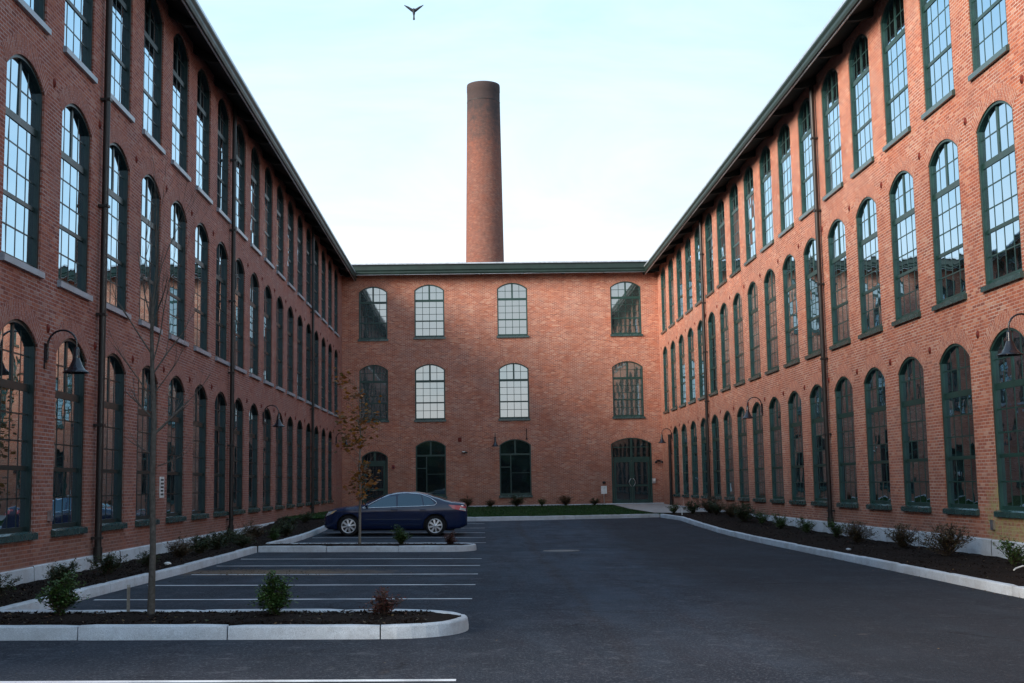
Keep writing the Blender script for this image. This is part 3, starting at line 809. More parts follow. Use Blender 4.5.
for i in range(17000):
    x, y, z = bedpoint(rg, 1.5); leafq(mc, x, y, z + .006, rg.uniform(.012, .030), .9)
tag(mc.build('mulch_chips', M['mulch']), 'dark shredded bark mulch chips covering the planting beds', 'mulch', kind='stuff')

mh = MB(); mh.lathe([(0.0, .012), (.34, .012), (.36, .004)], 28, c=(0, 0, 0)); mh.lathe([(.37, .004), (.37, .014), (.45, .012), (.46, .0)], 28)
tag(mh.build('manhole_cover', simple('cast_iron', (.10, .10, .10), .6, metal=.3, nscale=30), None, (2.0, 31.2, G(2, 31.2) + .002)), 'round pale worn manhole cover set in the drive', 'manhole cover')

# ------------------------------------------------------------------ plants
def shrub_mesh(seed, h, rad, nstem, nleaf, ls, lm, sparse=.0, lean=.5):
    rg2 = random.Random(seed); st = MB(); lf = MB()
    for i in range(nstem):
        a = rg2.uniform(0, 2 * PI); e = rg2.uniform(.1, 1) ** .7
        top = Vector((math.cos(a) * rad * e, math.sin(a) * rad * e, h * rg2.uniform(.35, 1.0) * (1 - .3 * e * e)))
        mid = Vector((top.x * .35, top.y * .35, top.z * .5)); pts = []
        for k in range(6):
            t = k / 5; p = mid * (2 * t * (1 - t)) + top * t * t + Vector((rg2.gauss(0, .01), rg2.gauss(0, .01), 0)); pts.append(p)
        st.tube(pts, [.007 * (1 - .7 * k / 5) for k in range(6)], 4, cap=False)
        sub = [pts]
        for b in range(4):
            t = rg2.randint(2, 4); d = Vector((rg2.gauss(0, 1), rg2.gauss(0, 1), rg2.uniform(.2, 1.2))).normalized() * h * rg2.uniform(.15, .32)
            q = [pts[t], pts[t] + d * .5 + Vector((0, 0, .01)), pts[t] + d]; sub.append(q); st.tube(q, [.004, .003, .0015], 3, cap=False)
        for b in range(nleaf // nstem):
            q = sub[rg2.randrange(len(sub))]; t = rg2.uniform(.12, 1) * (len(q) - 1); i0 = min(int(t), len(q) - 2); p = q[i0].lerp(q[i0 + 1], t - i0)
            p = p + Vector((rg2.gauss(0, .022), rg2.gauss(0, .022), rg2.gauss(0, .018)))
            s = ls * rg2.uniform(.6, 1.3)
            Mx = Matrix.Translation(p) @ Matrix.Rotation(rg2.uniform(0, 2 * PI), 4, 'Z') @ Matrix.Rotation(rg2.uniform(-.9, .5), 4, 'Y') @ Matrix.Rotation(rg2.uniform(-.6, .6), 4, 'X')
            lf.poly([Mx @ Vector(v) for v in ((0, 0, 0), (s * .5, -s * .34, s * .05), (s * 1.1, 0, -.02 * s), (s * .5, s * .34, s * .05))])
    return st, lf, lm
SH = {}
def shrub_proto(key, *a):
    st, lf, lm = shrub_mesh(*a)
    o1 = st.build('stems', M['twig']); o2 = lf.build('foliage', M[lm]); SH.setdefault(key, []).append((o1.data, o2.data))
    bpy.data.objects.remove(o1); bpy.data.objects.remove(o2)
for s in (1, 2, 3): shrub_proto('green', s, .56, .27, 26, 2300, .042, 'leaf_green')
for s in (4, 5, 6): shrub_proto('dark', s, .55, .46, 26, 2200, .040, 'leaf_dark')
for s in (7, 8): shrub_proto('red', s, .36, .31, 24, 1100, .036, 'leaf_red')
for s in (9, 10, 11): shrub_proto('dry', s, .55, .48, 46, 2300, .034, 'leaf_dry')
for s in (12, 13): shrub_proto('light', s, .5, .38, 22, 1000, .042, 'leaf_green')
def shrub(kind, x, y, sc, label, group=None, z=None, sz=None):
    if z is None: z = (zleft(x, y) if x < kl(y) and y > 15.5 else zright(x, y) if x > 7 else G(x, y) + ML + .015) - .012
    t = thing('shrub', label, 'shrub', (x, y, z), rng.uniform(0, 6.28), group)
    a, b = SH[kind][rng.randrange(len(SH[kind]))]
    for nm, me in (('stems', a), ('foliage', b)):
        o = bpy.data.objects.new(nm, me); COL.objects.link(o); o.parent = t
    t.scale = (sc, sc, (sz or sc)); return t
# front island
shrub('green', -4.93, 14.95, .98, 'leafy green shrub with pale leaf tips at the left end of the front kerbed island')
shrub('green', -2.40, 14.9, .98, 'upright green shrub alone in the middle of the front island')
shrub('red', -1.12, 14.85, .95, 'low reddish shrub near the rounded tip of the front island')
# middle island
shrub('green', -1.98, 31.9, .95, 'small green shrub in the middle island in front of the parked car')
shrub('red', -.78, 31.95, 1.0, 'low reddish shrub at the tip of the middle island behind the car')
# left bed
LB = [('dark', -6.85, 18.0, .95, 'dark green shrub cut by the left edge of the photo in the left bed'),
      ('dark', -6.65, 20.3, .95, 'dark shrub behind the front island, second in the left bed'),
      ('dark', -6.55, 22.4, 1.0, 'bushy dark shrub at the foot of the nearest left downpipe'),
      ('dark', -6.45, 24.7, .8, 'small dark shrub just left of the bare tree trunk'),
      ('dry', -6.5, 27.4, 1.05, 'wispy brown shrub right of the bare tree against the stone base'),
      ('dark', -6.4, 29.0, 1.05, 'first dark shrub past the wispy brown one in the left bed'),
      ('dark', -6.4, 30.8, 1.1, 'dense shrub by the second left downpipe'),
      ('dark', -6.8, 33.4, 1.0, 'dark shrub close to the wall behind the second left downpipe'),
      ('dry', -6.6, 36.6, 1.2, 'taller thin brown shrub standing against the left wall'),
      ('dark', -5.9, 31.6, .9, 'low shrub in the corner where the middle island meets the left bed'),
      ('green', -5.6, 34.4, .9, 'green shrub behind the left kerb near the car bonnet'),
      ('dark', -6.2, 39.6, 1.1, 'dark shrub past the car bonnet in the left bed'),
      ('dark', -6.4, 42.3, 1.1, 'last but one dark shrub at the far end of the left bed'),
      ('dark', -6.3, 45.4, 1.0, 'farthest dark shrub of the left bed'),
          ('dark', -7.05, 21.2, .6, 'knee high shrub against the stone base left of the nearest downpipe'),
          ('dark', -6.9, 31.6, .95, 'dark shrub between wispy brown one and the middle island corner'),
          ('dry', -6.1, 33.2, .8, 'low brown shrub beside the left kerb at the middle island'),
          ('dark', -5.75, 37.6, .95, 'dark shrub beside the kerb in front of the car nose'),
          ('dark', -6.9, 35.3, .95, 'dark shrub touching the second left downpipe')]
for k, x, y, s, l in LB: shrub(k, x, y, s * .86, l, 'shrubs along the left planting bed')
# right bed: x px, depth chosen along the bed
RB = [('light', 9.45, 22.2, 1.0, 'green shrub at the right edge of the photo beneath the moss stained bricks'),
      ('dry', 9.45, 25.3, 1.2, 'wide brown twiggy shrub, nearest whole one in the right bed'),
      ('dry', 9.5, 28.2, 1.0, 'brown twiggy shrub, second whole one in the right bed'),
      ('dry', 9.3, 30.9, 1.0, 'brown shrub with tangled stems right of the near right downpipe'),
      ('light', 9.65, 34.0, .95, 'fresh green shrub at the foot of the near right downpipe'),
      ('light', 9.6, 36.8, .95, 'open green shrub just left of the near right downpipe'),
      ('light', 9.45, 39.4, 1.0, 'pale green shrub before the white stone base in the right bed'),
      ('light', 9.5, 42.2, .9, 'small green shrub between two pale green ones in the right bed'),
      ('dark', 9.2, 43.6, 1.25, 'taller dark green shrub in the middle of the right bed'),
      ('dry', 9.3, 46.2, 1.1, 'brown shrub left of the taller dark green one'),
      ('dark', 9.0, 47.8, 1.0, 'dark shrub near the far right downpipe'),
      ('dry', 9.2, 50.0, 1.2, 'brown shrub behind the far right downpipe'),
      ('dark', 8.6, 50.6, 1.0, 'dark shrub at the corner of lawn path and right bed'),
      ('light', 8.0, 51.6, .9, 'light green shrub at the far left tip of the right bed')]
for k, x, y, s, l in RB: shrub(k, x, y, s * 1.15, l, 'shrubs along the right planting bed')
for k, x, s, l in (('dry', -.72, 1.2, 'brown shrub against the end wall right behind the car boot'), ('dry', .60, .9, 'low brown shrub at the end wall left of the wide dark window'),
                   ('dark', 2.03, 1.3, 'dark upright shrub below the ground floor window with a lamp beside it'), ('light', 3.4, 1.0, 'small green shrub on the lawn right of the lamp lit window'),
                   ('dry', 4.7, 1.2, 'reddish brown upright shrub on the lawn between window and door'), ('dark', 6.3, .85, 'low dark shrub on the lawn left of the white notice post')):
    shrub(k, x, 68.6, s, l, 'shrubs at the foot of the end wall', z=lz)

def grow(st, p, d, L, r, depth, rg2, tips, up=.25, spread=.5):
    n = 5; pts = [p]; rad = [r]; q = p
    for i in range(n):
        d = (d + Vector((rg2.gauss(0, .07), rg2.gauss(0, .07), up * .12))).normalized()
        q = q + d * L / n; pts.append(q); rad.append(r * (1 - .55 * (i + 1) / n))
    st.tube(pts, rad, 6 if r > .012 else 4, cap=False)
    if depth == 0: tips.append((pts, d)); return
    for k in range(rg2.choice((2, 3, 3))):
        i0 = rg2.randint(2, n); ax = Vector((rg2.gauss(0, 1), rg2.gauss(0, 1), rg2.gauss(0, .3))).normalized()
        nd = (d + ax * spread * rg2.uniform(.6, 1.2) + Vector((0, 0, up))).normalized()
        grow(st, pts[i0], nd, L * rg2.uniform(.55, .8), rad[i0] * .62, depth - 1, rg2, tips, up, spread)
    tips.append((pts, d))
# bare tree in the front island
t1 = thing('bare_tree', 'slender leafless young tree with upswept twigs rising from the front island', 'tree', (-3.9, 15.1, G(-3.9, 15) + ML))
rg2 = random.Random(31); st = MB(); br_ = MB(); tips = []
tr = [Vector((.0, 0, 0)), Vector((.01, 0, .8)), Vector((-.01, .0, 1.6)), Vector((.0, 0, 2.3)), Vector((-.03, 0, 2.85)), Vector((-.05, .02, 3.35)), Vector((-.04, 0, 3.75))]
st.tube(tr, [.046, .036, .034, .032, .026, .022, .018], 10, cap=False); st.build('trunk', M['bark'], t1)
for (p, d, L, r_, dep) in [((0.02, 0, 2.15), (.8, .2, .75), .55, .022, 2), ((-.0, 0, 2.3), (-.75, .1, .8), .5, .016, 2), ((0.05, 0, 1.75), (1, -.2, .25), .42, .012, 1), ((-.03, 0, 1.9), (-.9, .2, .45), .4, .012, 1),
                        ((-.03, 0, 2.85), (.5, .3, 1), .7, .016, 2), ((-.04, 0, 3.1), (-.6, -.3, 1), .8, .015, 2), ((-.05, 0, 3.35), (.35, -.4, 1), .8, .015, 2), ((-.05, 0, 3.5), (-.3, .4, 1), .95, .014, 2),
                        ((-.04, 0, 2.95), (.2, -.2, 1), 1.1, .014, 2), ((-.05, 0, 3.3), (-.15, .3, 1), 1.1, .013, 2), ((-.04, 0, 3.55), (.28, .2, 1), 1.1, .013, 2), ((-.02, 0, 2.6), (.65, .1, .8), .5, .012, 2), ((-.04, 0, 3.7), (.08, 0, 1), 1.2, .017, 2), ((-.04, 0, 3.7), (-.25, .1, 1), 1.0, .014, 2), ((-.05, 0, 2.6), (-.7, -.2, .9), .6, .013, 2)]:
    grow(br_, Vector(p), Vector(d).normalized(), L, r_ * .75, dep, rg2, tips, .30, .38)
br_.build('branches', M['bark'], t1)
# orange-leaved tree in the middle island
t2 = thing('young_tree', 'thin young tree with sparse orange autumn leaves in front of the parked car', 'tree', (-3.04, 31.9, G(-3, 32) + ML))
rg2 = random.Random(8); st = MB(); tips = []
st.tube([(0, 0, 0), (.01, 0, 1), (0, 0, 1.9), (.03, 0, 2.8), (.02, 0, 3.7)], [.036, .03, .026, .018, .008], 8, cap=False); st.build('trunk', M['bark_pale'], t2)
br_ = MB()
for i in range(13):
    z = 1.5 + 2.3 * i / 12; a = rg2.uniform(0, 2 * PI)
    grow(br_, Vector((.01, 0, z)), Vector((math.cos(a), math.sin(a), .9)).normalized(), rg2.uniform(.4, .65), .010, 1, rg2, tips, .3, .5)
br_.build('branches', M['bark_pale'], t2)
lf = MB(); cents = [(-.45, 0, 4.15, .30), (-.1, .1, 3.75, .30), (.15, 0, 3.35, .38), (.28, -.1, 3.05, .30), (-.15, .1, 2.95, .34), (-.42, 0, 3.2, .22), (-.3, 0, 2.6, .34), (.02, 0, 2.65, .25), (.0, 0, 1.75, .32), (.2, 0, 1.6, .30), (-.18, .1, 1.5, .28), (.1, 0, 1.95, .2), (.05, 0, 1.3, .25)]
for (cx, cy, cz_, cr) in cents:
    for i in range(int(200 * cr)):
        v = Vector((rg2.gauss(0, 1), rg2.gauss(0, 1), rg2.gauss(0, .9))) * cr * .5
        p = Vector((cx, cy, cz_)) + v; s = rg2.uniform(.035, .075)
        Mx = Matrix.Translation(p) @ Matrix.Rotation(rg2.uniform(0, 6.28), 4, 'Z') @ Matrix.Rotation(rg2.uniform(-1.3, 1.3), 4, 'X')
        lf.poly([Mx @ Vector(q) for q in ((-s, 0, 0), (0, -s * .7, .01), (s, 0, 0), (0, s * .7, .01))])
lf.build('leaves', M['leaf_orange'], t2)

# ------------------------------------------------------------------ wall lamps
def make_lamp(label, loc, rotz):
    """local: outward is -y"""
    t = thing('wall_lamp', label, 'wall lamp', loc, rotz, 'black gooseneck lamps on the mill walls')
    p = MB(); p.box(-.055, .055, -.03, -.001, -.20, .24); p.box(-.03, .03, -.05, -.03, -.10, .12)
    for z in (-.17, .21): p.lathe([(0.0, .0), (.012, .0)], 8, c=(0, -.03, z))
    p.build('mounting_plate', M['lamp'], t)
    a = MB(); ra = .25; pts = [(0, -.05, -.05), (0, -.05, .12), (0, -.05, .22)]
    pts += [(0, -.05 - ra + ra * math.cos(th), .22 + ra * math.sin(th)) for th in [PI * i / 14 for i in range(1, 15)]] + [(0, -.05 - 2 * ra, .16)]
    a.tube(pts, .018, 10); a.build('gooseneck_arm', M['lamp'], t)
    s = MB(); cx = (0, -.05 - 2 * ra, 0)
    s.lathe([(.0, .17), (.03, .165), (.045, .13), (.045, .02), (.055, .0), (.052, -.01), (.06, -.03), (.085, -.10), (.115, -.17), (.165, -.235), (.225, -.275), (.225, -.285), (.16, -.24), (.10, -.17), (.06, -.06), (.0, -.05)], 28, c=cx)
    s.build('shade', M['lamp'], t)
    b = MB(); b.lathe([(.0, -.10), (.03, -.11), (.045, -.15), (.035, -.19), (.0, -.21)], 14, c=cx); b.build('bulb', M['bulb'], t)
    return t
lp = make_lamp('black gooseneck lamp nearest the camera on the left wall beside the second window', (XL, 21.9, 3.98), R(90))
for loc, rz, l in (((XL, 44.0, 4.05), R(90), 'black gooseneck lamp halfway along the left wall'), ((XL, 66.3, 4.0), R(90), 'black gooseneck lamp in the far left corner behind the orange leaves'),
                   ((XR, 22.25, 4.1), R(-90), 'black gooseneck lamp at the right edge of the photo over the nearest window'), ((XR, 44.5, 4.12), R(-90), 'black gooseneck lamp halfway along the right wall'),
                   ((XR, 65.7, 3.93), R(-90), 'black gooseneck lamp in the far right corner beside the double door'), ((.90, YB, 3.98), 0, 'black lamp seen from the front on the end wall left of a ground floor window')):
    dup(lp, loc, rz, l)

def small(name, label, cat, parts, loc, rotz=0):
    t = thing(name, label, cat, loc, rotz)
    for nm, fn, m in parts:
        b = MB(); fn(b); b.build(nm, m, t)
    return t
# small fittings on the end wall
def conduit(b): b.tube([(0, -.03, 0), (0, -.03, .55)], .02, 6); b.box(-.05, .05, -.07, -.002, -.06, .02)
small('wall_bracket', 'short dark conduit stub above the arch of the lamp side window', 'bracket', [('conduit', conduit, M['lamp'])], (2.66, YB, 4.12))
def heads(b):
    for x in (-.16, .16):
        b.lathe([(.0, .02), (.05, .02), (.075, -.05), (.07, -.10), (.0, -.10)], 12, c=(x, -.14, -.03))
def armb(b): b.box(-.09, .09, -.09, -.002, -.05, .05); b.tube([(-.16, -.12, .0), (.16, -.12, .0)], .012, 6)
small('security_light', 'twin headed dark security light to the right of the double door', 'security light', [('base', armb, M['lamp']), ('heads', heads, M['lamp'])], (9.98, YB, 2.78))
small('flood_light', 'small white rimmed floodlight between the two ground floor windows of the end wall', 'floodlight',
      [('housing', lambda b: (b.box(-.10, .03, -.10, -.002, -.06, .08), b.tube([(0.03, -.10, 0), (.12, -.2, -.03)], .04, 8)), M['dark']), ('lens', lambda b: b.lathe([(0, -.03), (.07, -.03), (.10, .03), (.09, .05)], 14, c=(-.08, -.15, .0)), M['white'])], (-.78, YB, 3.42))
small('tie_plate', 'rusty round tie plate above the small floodlight on the end wall', 'tie plate', [('plate', lambda b: b.lathe([(0, .0), (.02, 0)], 8, c=(0, -.05, 0)), M['rust']),
      ('washer', lambda b: b.box(-.10, .10, -.035, -.003, -.12, .12), M['rust'])], (-1.06, YB, 4.12))
small('fire_alarm', 'small red alarm unit right of the left doorway on the end wall', 'alarm', [('housing', lambda b: b.box(-.08, .08, -.07, -.002, -.1, .1), simple('alarm_red', (.25, .015, .02), .4)), ('lens', lambda b: b.box(-.04, .04, -.09, -.071, -.05, .03), M['dark'])], (-4.75, YB, 2.66))
small('alarm_bell', 'small dark bell on the end wall above the white notice', 'bell', [('gong', lambda b: b.lathe([(.1, 0), (.10, .03), (.06, .07), (0, .08)], 16, c=(0, -.10, 0)), M['dark']), ('back_box', lambda b: b.box(-.07, .07, -.10, -.002, -.06, .0), M['dark'])], (6.9, YB, 1.62))
small('notice_post', 'white notice board on a thin post left of the double door', 'notice', [('board', lambda b: b.box(-.16, .16, -.03, 0, .78, 1.22), M['white']), ('post', lambda b: b.tube([(0, .02, 0), (0, .02, 1.2)], .022, 8), M['steel'])], (6.84, YB - .5, lz - .18))
small('entry_keypad', 'pale keypad box on the wall right of the double door', 'keypad', [('housing', lambda b: b.box(-.1, .1, -.09, -.002, -.14, .14), M['steel']), ('cover', lambda b: b.box(-.07, .07, -.105, -.091, -.02, .11), M['white'])], (9.68, YB, 1.68))
def notes(b):
    rg3 = random.Random(3)
    for k in range(5):
        z = .17 - k * .085; x = -.13
        while x < .11:
            w = rg3.uniform(.02, .06); b.box(x, min(x + w, .14), -.019, -.0155, z - .022, z + .022); x += w + .015
small('wall_sign', 'small white sign with rows of dark lettering on the left wall behind the bare tree', 'sign', [('panel', lambda b: b.box(-.2, .2, -.015, -.002, -.25, .25), M['white']), ('lettering', notes, M['dark'])], (XL, 30.1, 1.70), R(90))
def outlet(b): b.box(-.06, .06, -.05, -.002, -.09, .09); b.box(-.07, .07, -.055, -.05, -.1, .1)
small('outlet_box', 'tiny weatherproof outlet box on the left brick pier beside the second window', 'outlet box', [('cover', outlet, M['steel'])], (XL, 22.3, 1.22), R(90))
small('outlet_box', 'tiny pale outlet box low on the right brick pier by the moss stain', 'outlet box', [('cover', outlet, M['steel'])], (XR, 24.75, .68), R(-90))
small('marker_stake', 'short pale stake behind the bare tree in the front island', 'stake', [('stake', lambda b: b.box(-.016, .016, -.012, .012, 0, .36), M['bark_pale']), ('tip', lambda b: b.box(-.018, .018, -.014, .014, .335, .365), M['concrete'])], (-4.2, 15.22, G(-4.2, 15) + ML - .02))
small('marker_stake', 'tiny white marker stake at the far tip of the right bed', 'stake', [('stake', lambda b: b.box(-.02, .02, -.012, .012, 0, .3), M['white']), ('tip', lambda b: b.box(-.022, .022, -.014, .014, .3, .33), M['steel'])], (8.0, 49.6, zright(8, 49.6) - .02))
tw = MB(); tw.tube([(0, 0, 0), (.12, .05, .02), (.3, .06, .05), (.5, .02, .03)], [.012, .016, .014, .006], 6)
tag(tw.build('bleached_stick', M['white'], None, (8.95, 21.0, zright(8.95, 21) + .02), .5), 'pale curved stick lying on the mulch at the right edge of the photo', 'stick')
def rock(name, label, x, y, s, m='granite'):
    g = MB(); rg3 = random.Random(int(x * 100 + y)); rows = []
    for i in range(6):
        th = PI * i / 5; rows.append([(s * math.sin(th) * math.cos(a) * rg3.uniform(.8, 1.2), s * .8 * math.sin(th) * math.sin(a) * rg3.uniform(.8, 1.2), s * .5 * math.cos(th)) for a in [2 * PI * j / 8 for j in range(8)]])
    g.grid(rows, smooth=True, closed=True); tag(g.build(name, M[m], None, (x, y, (zleft if x < 0 else zright)(x, y) + .01)), label, 'stone')
rock('stone', 'white stone in the left bed beyond the bare tree', -6.15, 25.0, .08, 'white')
rock('stone', 'small pale stone in the left bed near the front island', -6.4, 19.0, .045, 'white')
rock('stone', 'small grey stone in the right bed below the downpipe shrub', 8.4, 28.6, .06)

# blue crates standing on the inner sills of two left windows are seen through the glass as reflections only

# ------------------------------------------------------------------ bird
bd = thing('bird', 'small dark bird in flight with raised wings high above the chimney', 'bird', (-1.48, 30, 13.38))
b = MB(); rows = []
for (z, r1, r2) in ((.10, .001, .001), (.085, .016, .016), (.06, .026, .024), (.02, .034, .03), (-.04, .032, .028), (-.09, .02, .016), (-.13, .018, .006), (-.19, .026, .003), (-.215, .022, .001)):
    rows.append([(r1 * math.cos(2 * PI * j / 12), r2 * math.sin(2 * PI * j / 12), z) for j in range(12)])
b.grid(rows, closed=True)
for s in (-1, 1):
    top = []; bot = []
    for (x, z, c_) in ((.012, .03, .10), (.07, .06, .085), (.13, .105, .07), (.19, .14, .045), (.245, .175, .008)):
        top.append([(s * x, -.008 * (1 - x * 3), z + c_ * .4), (s * x, -.012, z), (s * x, 0, z - c_ * .6), (s * x, .01, z)])
    b.grid(top, closed=True)
me = b.build('body', simple('dark_feathers', (.018, .024, .035), .7), bd); bm = bmesh.new(); bm.from_mesh(me.data); bmesh.ops.recalc_face_normals(bm, faces=bm.faces); bm.to_mesh(me.data); bm.free()

# ------------------------------------------------------------------ parked car (saloon, nose to the left bed)
NOSE = lambda x: x if x > -1.9 else -1.9 + (x + 1.9) * .70
def interp(tab, x):
    if x <= tab[0][0]: return tab[0][1]
    for (a, va), (b_, vb) in zip(tab, tab[1:]):
        if x <= b_:
            t = (x - a) / (b_ - a); t2 = t * t * (3 - 2 * t) * .5 + t * .5; return va + (vb - va) * t2
    return tab[-1][1]
TOP = [(-2.41, .66), (-2.36, .75), (-2.2, .845), (-1.9, .92), (-1.5, .975), (-1.22, 1.005), (-1.05, 1.04), (-.7, 1.18), (-.35, 1.335), (-.05, 1.42), (.3, 1.465), (.7, 1.46), (1.05, 1.41), (1.4, 1.30), (1.75, 1.19), (1.95, 1.14), (2.2, 1.115), (2.33, 1.085), (2.40, .99), (2.42, .80)]
BOT = [(-2.42, .30), (-2.2, .22), (-1.8, .20), (1.8, .20), (2.2, .25), (2.42, .34)]
WID = [(-2.42, .60), (-2.36, .70), (-2.2, .79), (-1.9, .86), (-1.5, .89), (0, .90), (1.6, .895), (2.0, .87), (2.25, .80), (2.36, .72), (2.42, .62)]
BELT = [(-1.3, .90), (-.5, .935), (.8, .975), (1.7, 1.03), (2.3, 1.04)]
def hw(x, z):
    """half width of the body at height z (side surface)"""
    w = interp(WID, x); bl = interp(BELT, x)
    g = 1 - .085 * max(0, (.45 - z) / .3) ** 1.5 - .03 * max(0, (.84 - z) / .6) ** 1.6
    crease = .008 * math.exp(-((z - .84) / .04) ** 2)
    if z < bl: g -= .03 * max(0, (z - .84) / max(.03, bl - .84)) ** 2
    else:
        g -= .03; g -= .50 * (z - bl) * .95
    return w * g + crease
def ysurf(x, z):
    top = interp(TOP, x); r = .085 if top < 1.15 else .11
    h0 = top - r; w = hw(x, min(z, top))
    if z > h0: w *= max(0, 1 - ((z - h0) / r) ** 2.6) ** (1 / 2.6)
    return w
def make_car():
    t = thing('parked_car', 'dark navy blue four door saloon parked nose-in behind the middle island', 'car', (-2.72, 40.15, G(-2.72, 39.9) - .01), R(0))
    paint, nt, out = mat('navy_car_paint'); N = NT(nt)
    tc = N.n('TexCoord').outputs['Object']
    pb = N.bsdf(N.mix(N.noise(tc, 3, 4), (.003, .010, .042), (.006, .017, .065)), .25, .5); pb.inputs['Coat Weight'].default_value = .35; pb.inputs['Coat Roughness'].default_value = .04
    N.l(pb.outputs[0], out.inputs[0])
    cg = glass_mat('car_glass', .11, (.004, .006, .007), .01)
    chrome = simple('chrome', (.7, .72, .74), .12, metal=1.0, var=.05)
    rubber = simple('tyre_rubber', (.014, .014, .015), .8, .2)
    black = simple('black_trim', (.008, .008, .009), .5)
    alloy = simple('silver_alloy', (.62, .64, .66), .3, metal=.55, var=.08)
    xs = [-2.42, -2.40, -2.36, -2.3, -2.2, -2.05] + lin(-1.9, 1.9, 38) + [2.05, 2.2, 2.28, 2.33, 2.37, 2.40, 2.42]
    body = MB(); rows = []
    for x in xs:
        top = interp(TOP, x); bot = interp(BOT, x); r = .085 if top < 1.15 else .11; bl = min(interp(BELT, x), top - r)
        zs = [bot, bot + .03] + lin(bot + .09, bl, 8) + lin(bl, top - r, 5)[1:] + [top - r * (1 - q) for q in (.3, .55, .75, .9, .97)]
        half = [(x, -ysurf(x, z) * (.9 if i == 0 else 1), z) for i, z in enumerate(zs)]
        wt = ysurf(x, top - r * .03)
        tp = [(x, -wt * q, top - r * .03 * (q * q)) for q in (.66, .33)]
        row = half + tp + [(x, 0, top)]
        row = row + [(a, -b_, c_) for a, b_, c_ in reversed(row[:-1])]
        rows.append(row)
    body.grid(rows, closed=True); body.poly(rows[0]); body.poly(rows[-1][::-1])
    bo = body.build('body', [paint, black], t)
    bm = bmesh.new(); bm.from_mesh(bo.data); bmesh.ops.remove_doubles(bm, verts=bm.verts, dist=1e-5); bmesh.ops.recalc_face_normals(bm, faces=bm.faces); bm.to_mesh(bo.data); bm.free()
    # wheel arches cut from the body
    WX = (-1.44, 1.38); WR = .335
    ct = MB()
    for wx in WX:
        for s in (-1, 1):
            n = 40
            ra = [(wx + .385 * math.cos(2 * PI * i / n), s * .60, WR + .01 + .385 * math.sin(2 * PI * i / n)) for i in range(n)]
            rb = [(p[0], s * 1.2, p[2]) for p in ra]
            ct.grid([ra, rb], closed=True, smooth=False, m=1); ct.poly(ra, m=1); ct.poly(rb[::-1], m=1)
    co = ct.build('cutter', [paint, black], t)
    bm = bmesh.new(); bm.from_mesh(co.data); bmesh.ops.remove_doubles(bm, verts=bm.verts, dist=1e-5); bmesh.ops.recalc_face_normals(bm, faces=bm.faces); bm.to_mesh(co.data); bm.free()
    md = bo.modifiers.new('b', 'BOOLEAN'); md.operation = 'DIFFERENCE'; md.object = co; md.solver = 'EXACT'
    dg = bpy.context.evaluated_depsgraph_get(); dg.update()
    nm = bpy.data.meshes.new_from_object(bo.evaluated_get(dg)); bo.modifiers.clear(); bo.data = nm
    bpy.data.objects.remove(co)
    def patch(name, m, poly, par, off=.006, sub=6, sides=(-1, 1), m2=None):
        """poly: quad corner list (x,z) in side view, projected on the side surface"""
        res = []
        for s in sides:
            g = MB(); rws = []
            a, b_, c_, d = [Vector(p) for p in poly]
            for i in range(sub + 1):
                rw = []
                for j in range(sub + 1):
                    u, v = i / sub, j / sub; p = a.lerp(b_, u).lerp(d.lerp(c_, u), v); rw.append((p.x, s * (ysurf(p.x, p.y) + off), p.y))
                rws.append(rw)
            g.grid(rws)
            if s > 0:
                for f in g.f: f.reverse()
            for f in g.f: pass
            res.append(g.build(name, m, par))
        return res
    bl = lambda x: interp(BELT, x) + .012
    # side glass: front, rear, quarter
    patch('side_window', cg, [(-.90, bl(-.9)), (.10, bl(.1)), (.08, 1.385), (-.22, 1.325)], t)
    patch('side_window', cg, [(.16, bl(.16)), (.98, bl(.98)), (.90, 1.355), (.14, 1.39)], t)
    patch('quarter_window', cg, [(1.02, bl(1.02)), (1.36, bl(1.36) + .03), (1.22, 1.22), (.94, 1.345)], t)
    # chrome line round the glass
    for s in (-1, 1):
        cm = MB()
        up = [(-.99, bl(-.99) - .0), (-.75, 1.06), (-.5, 1.19), (-.2, 1.335), (.1, 1.40), (.45, 1.41), (.9, 1.37), (1.2, 1.26), (1.40, 1.13), (1.42, 1.07), (1.36, bl(1.36) - .0)]
        cm.tube([(x, s * (ysurf(x, z) + .008), z) for x, z in up], .011, 6)
        cm.tube([(x, s * (ysurf(x, bl(x) - .008) + .008), bl(x) - .008) for x in lin(-.99, 1.36, 14)], .010, 6)
        cm.build('window_trim', chrome, t)
        pl = MB(); 
        for x in (.13, 1.0): pass
        # door shut lines as thin dark grooves
        for px in ([(-.98, .40), (-.98, .90)], [(.12, .35), (.12, .95)], [(1.02, .93), (1.02, .78), (.96, .62)]):
            pl.tube([(x, s * (ysurf(x, z) + .0005), z) for x, z in px], .004, 4)
        pl.tube([(x, s * (ysurf(x, .36) + .0005), .36) for x in lin(-.98, .92, 8)], .004, 4)
        pl.build('door_gap', black, t)
        for hx in (-.05, .88):
            h = MB(); h.tube([(hx, s * (ysurf(hx, .86)), .86), (hx + .03, s * (ysurf(hx, .86) + .025), .862), (hx + .16, s * (ysurf(hx + .16, .86) + .025), .868), (hx + .19, s * ysurf(hx + .19, .86), .868)], .014, 6); h.build('door_handle', paint, t)
        mr = MB(); prof = []
        for k in range(7):
            th = PI * k / 6; prof.append([(-.84 + .055 * math.sin(th) * math.cos(a) - .02, s * (.93 + .10 * (k / 3 - 1)), 1.0 + .065 * math.sin(th) * math.sin(a)) for a in [2 * PI * j / 12 for j in range(12)]])
        mr.grid(prof, closed=True); mr.tube([(-.84, s * .80, .955), (-.85, s * .90, .975)], .02, 6); mr.build('mirror', paint, t)
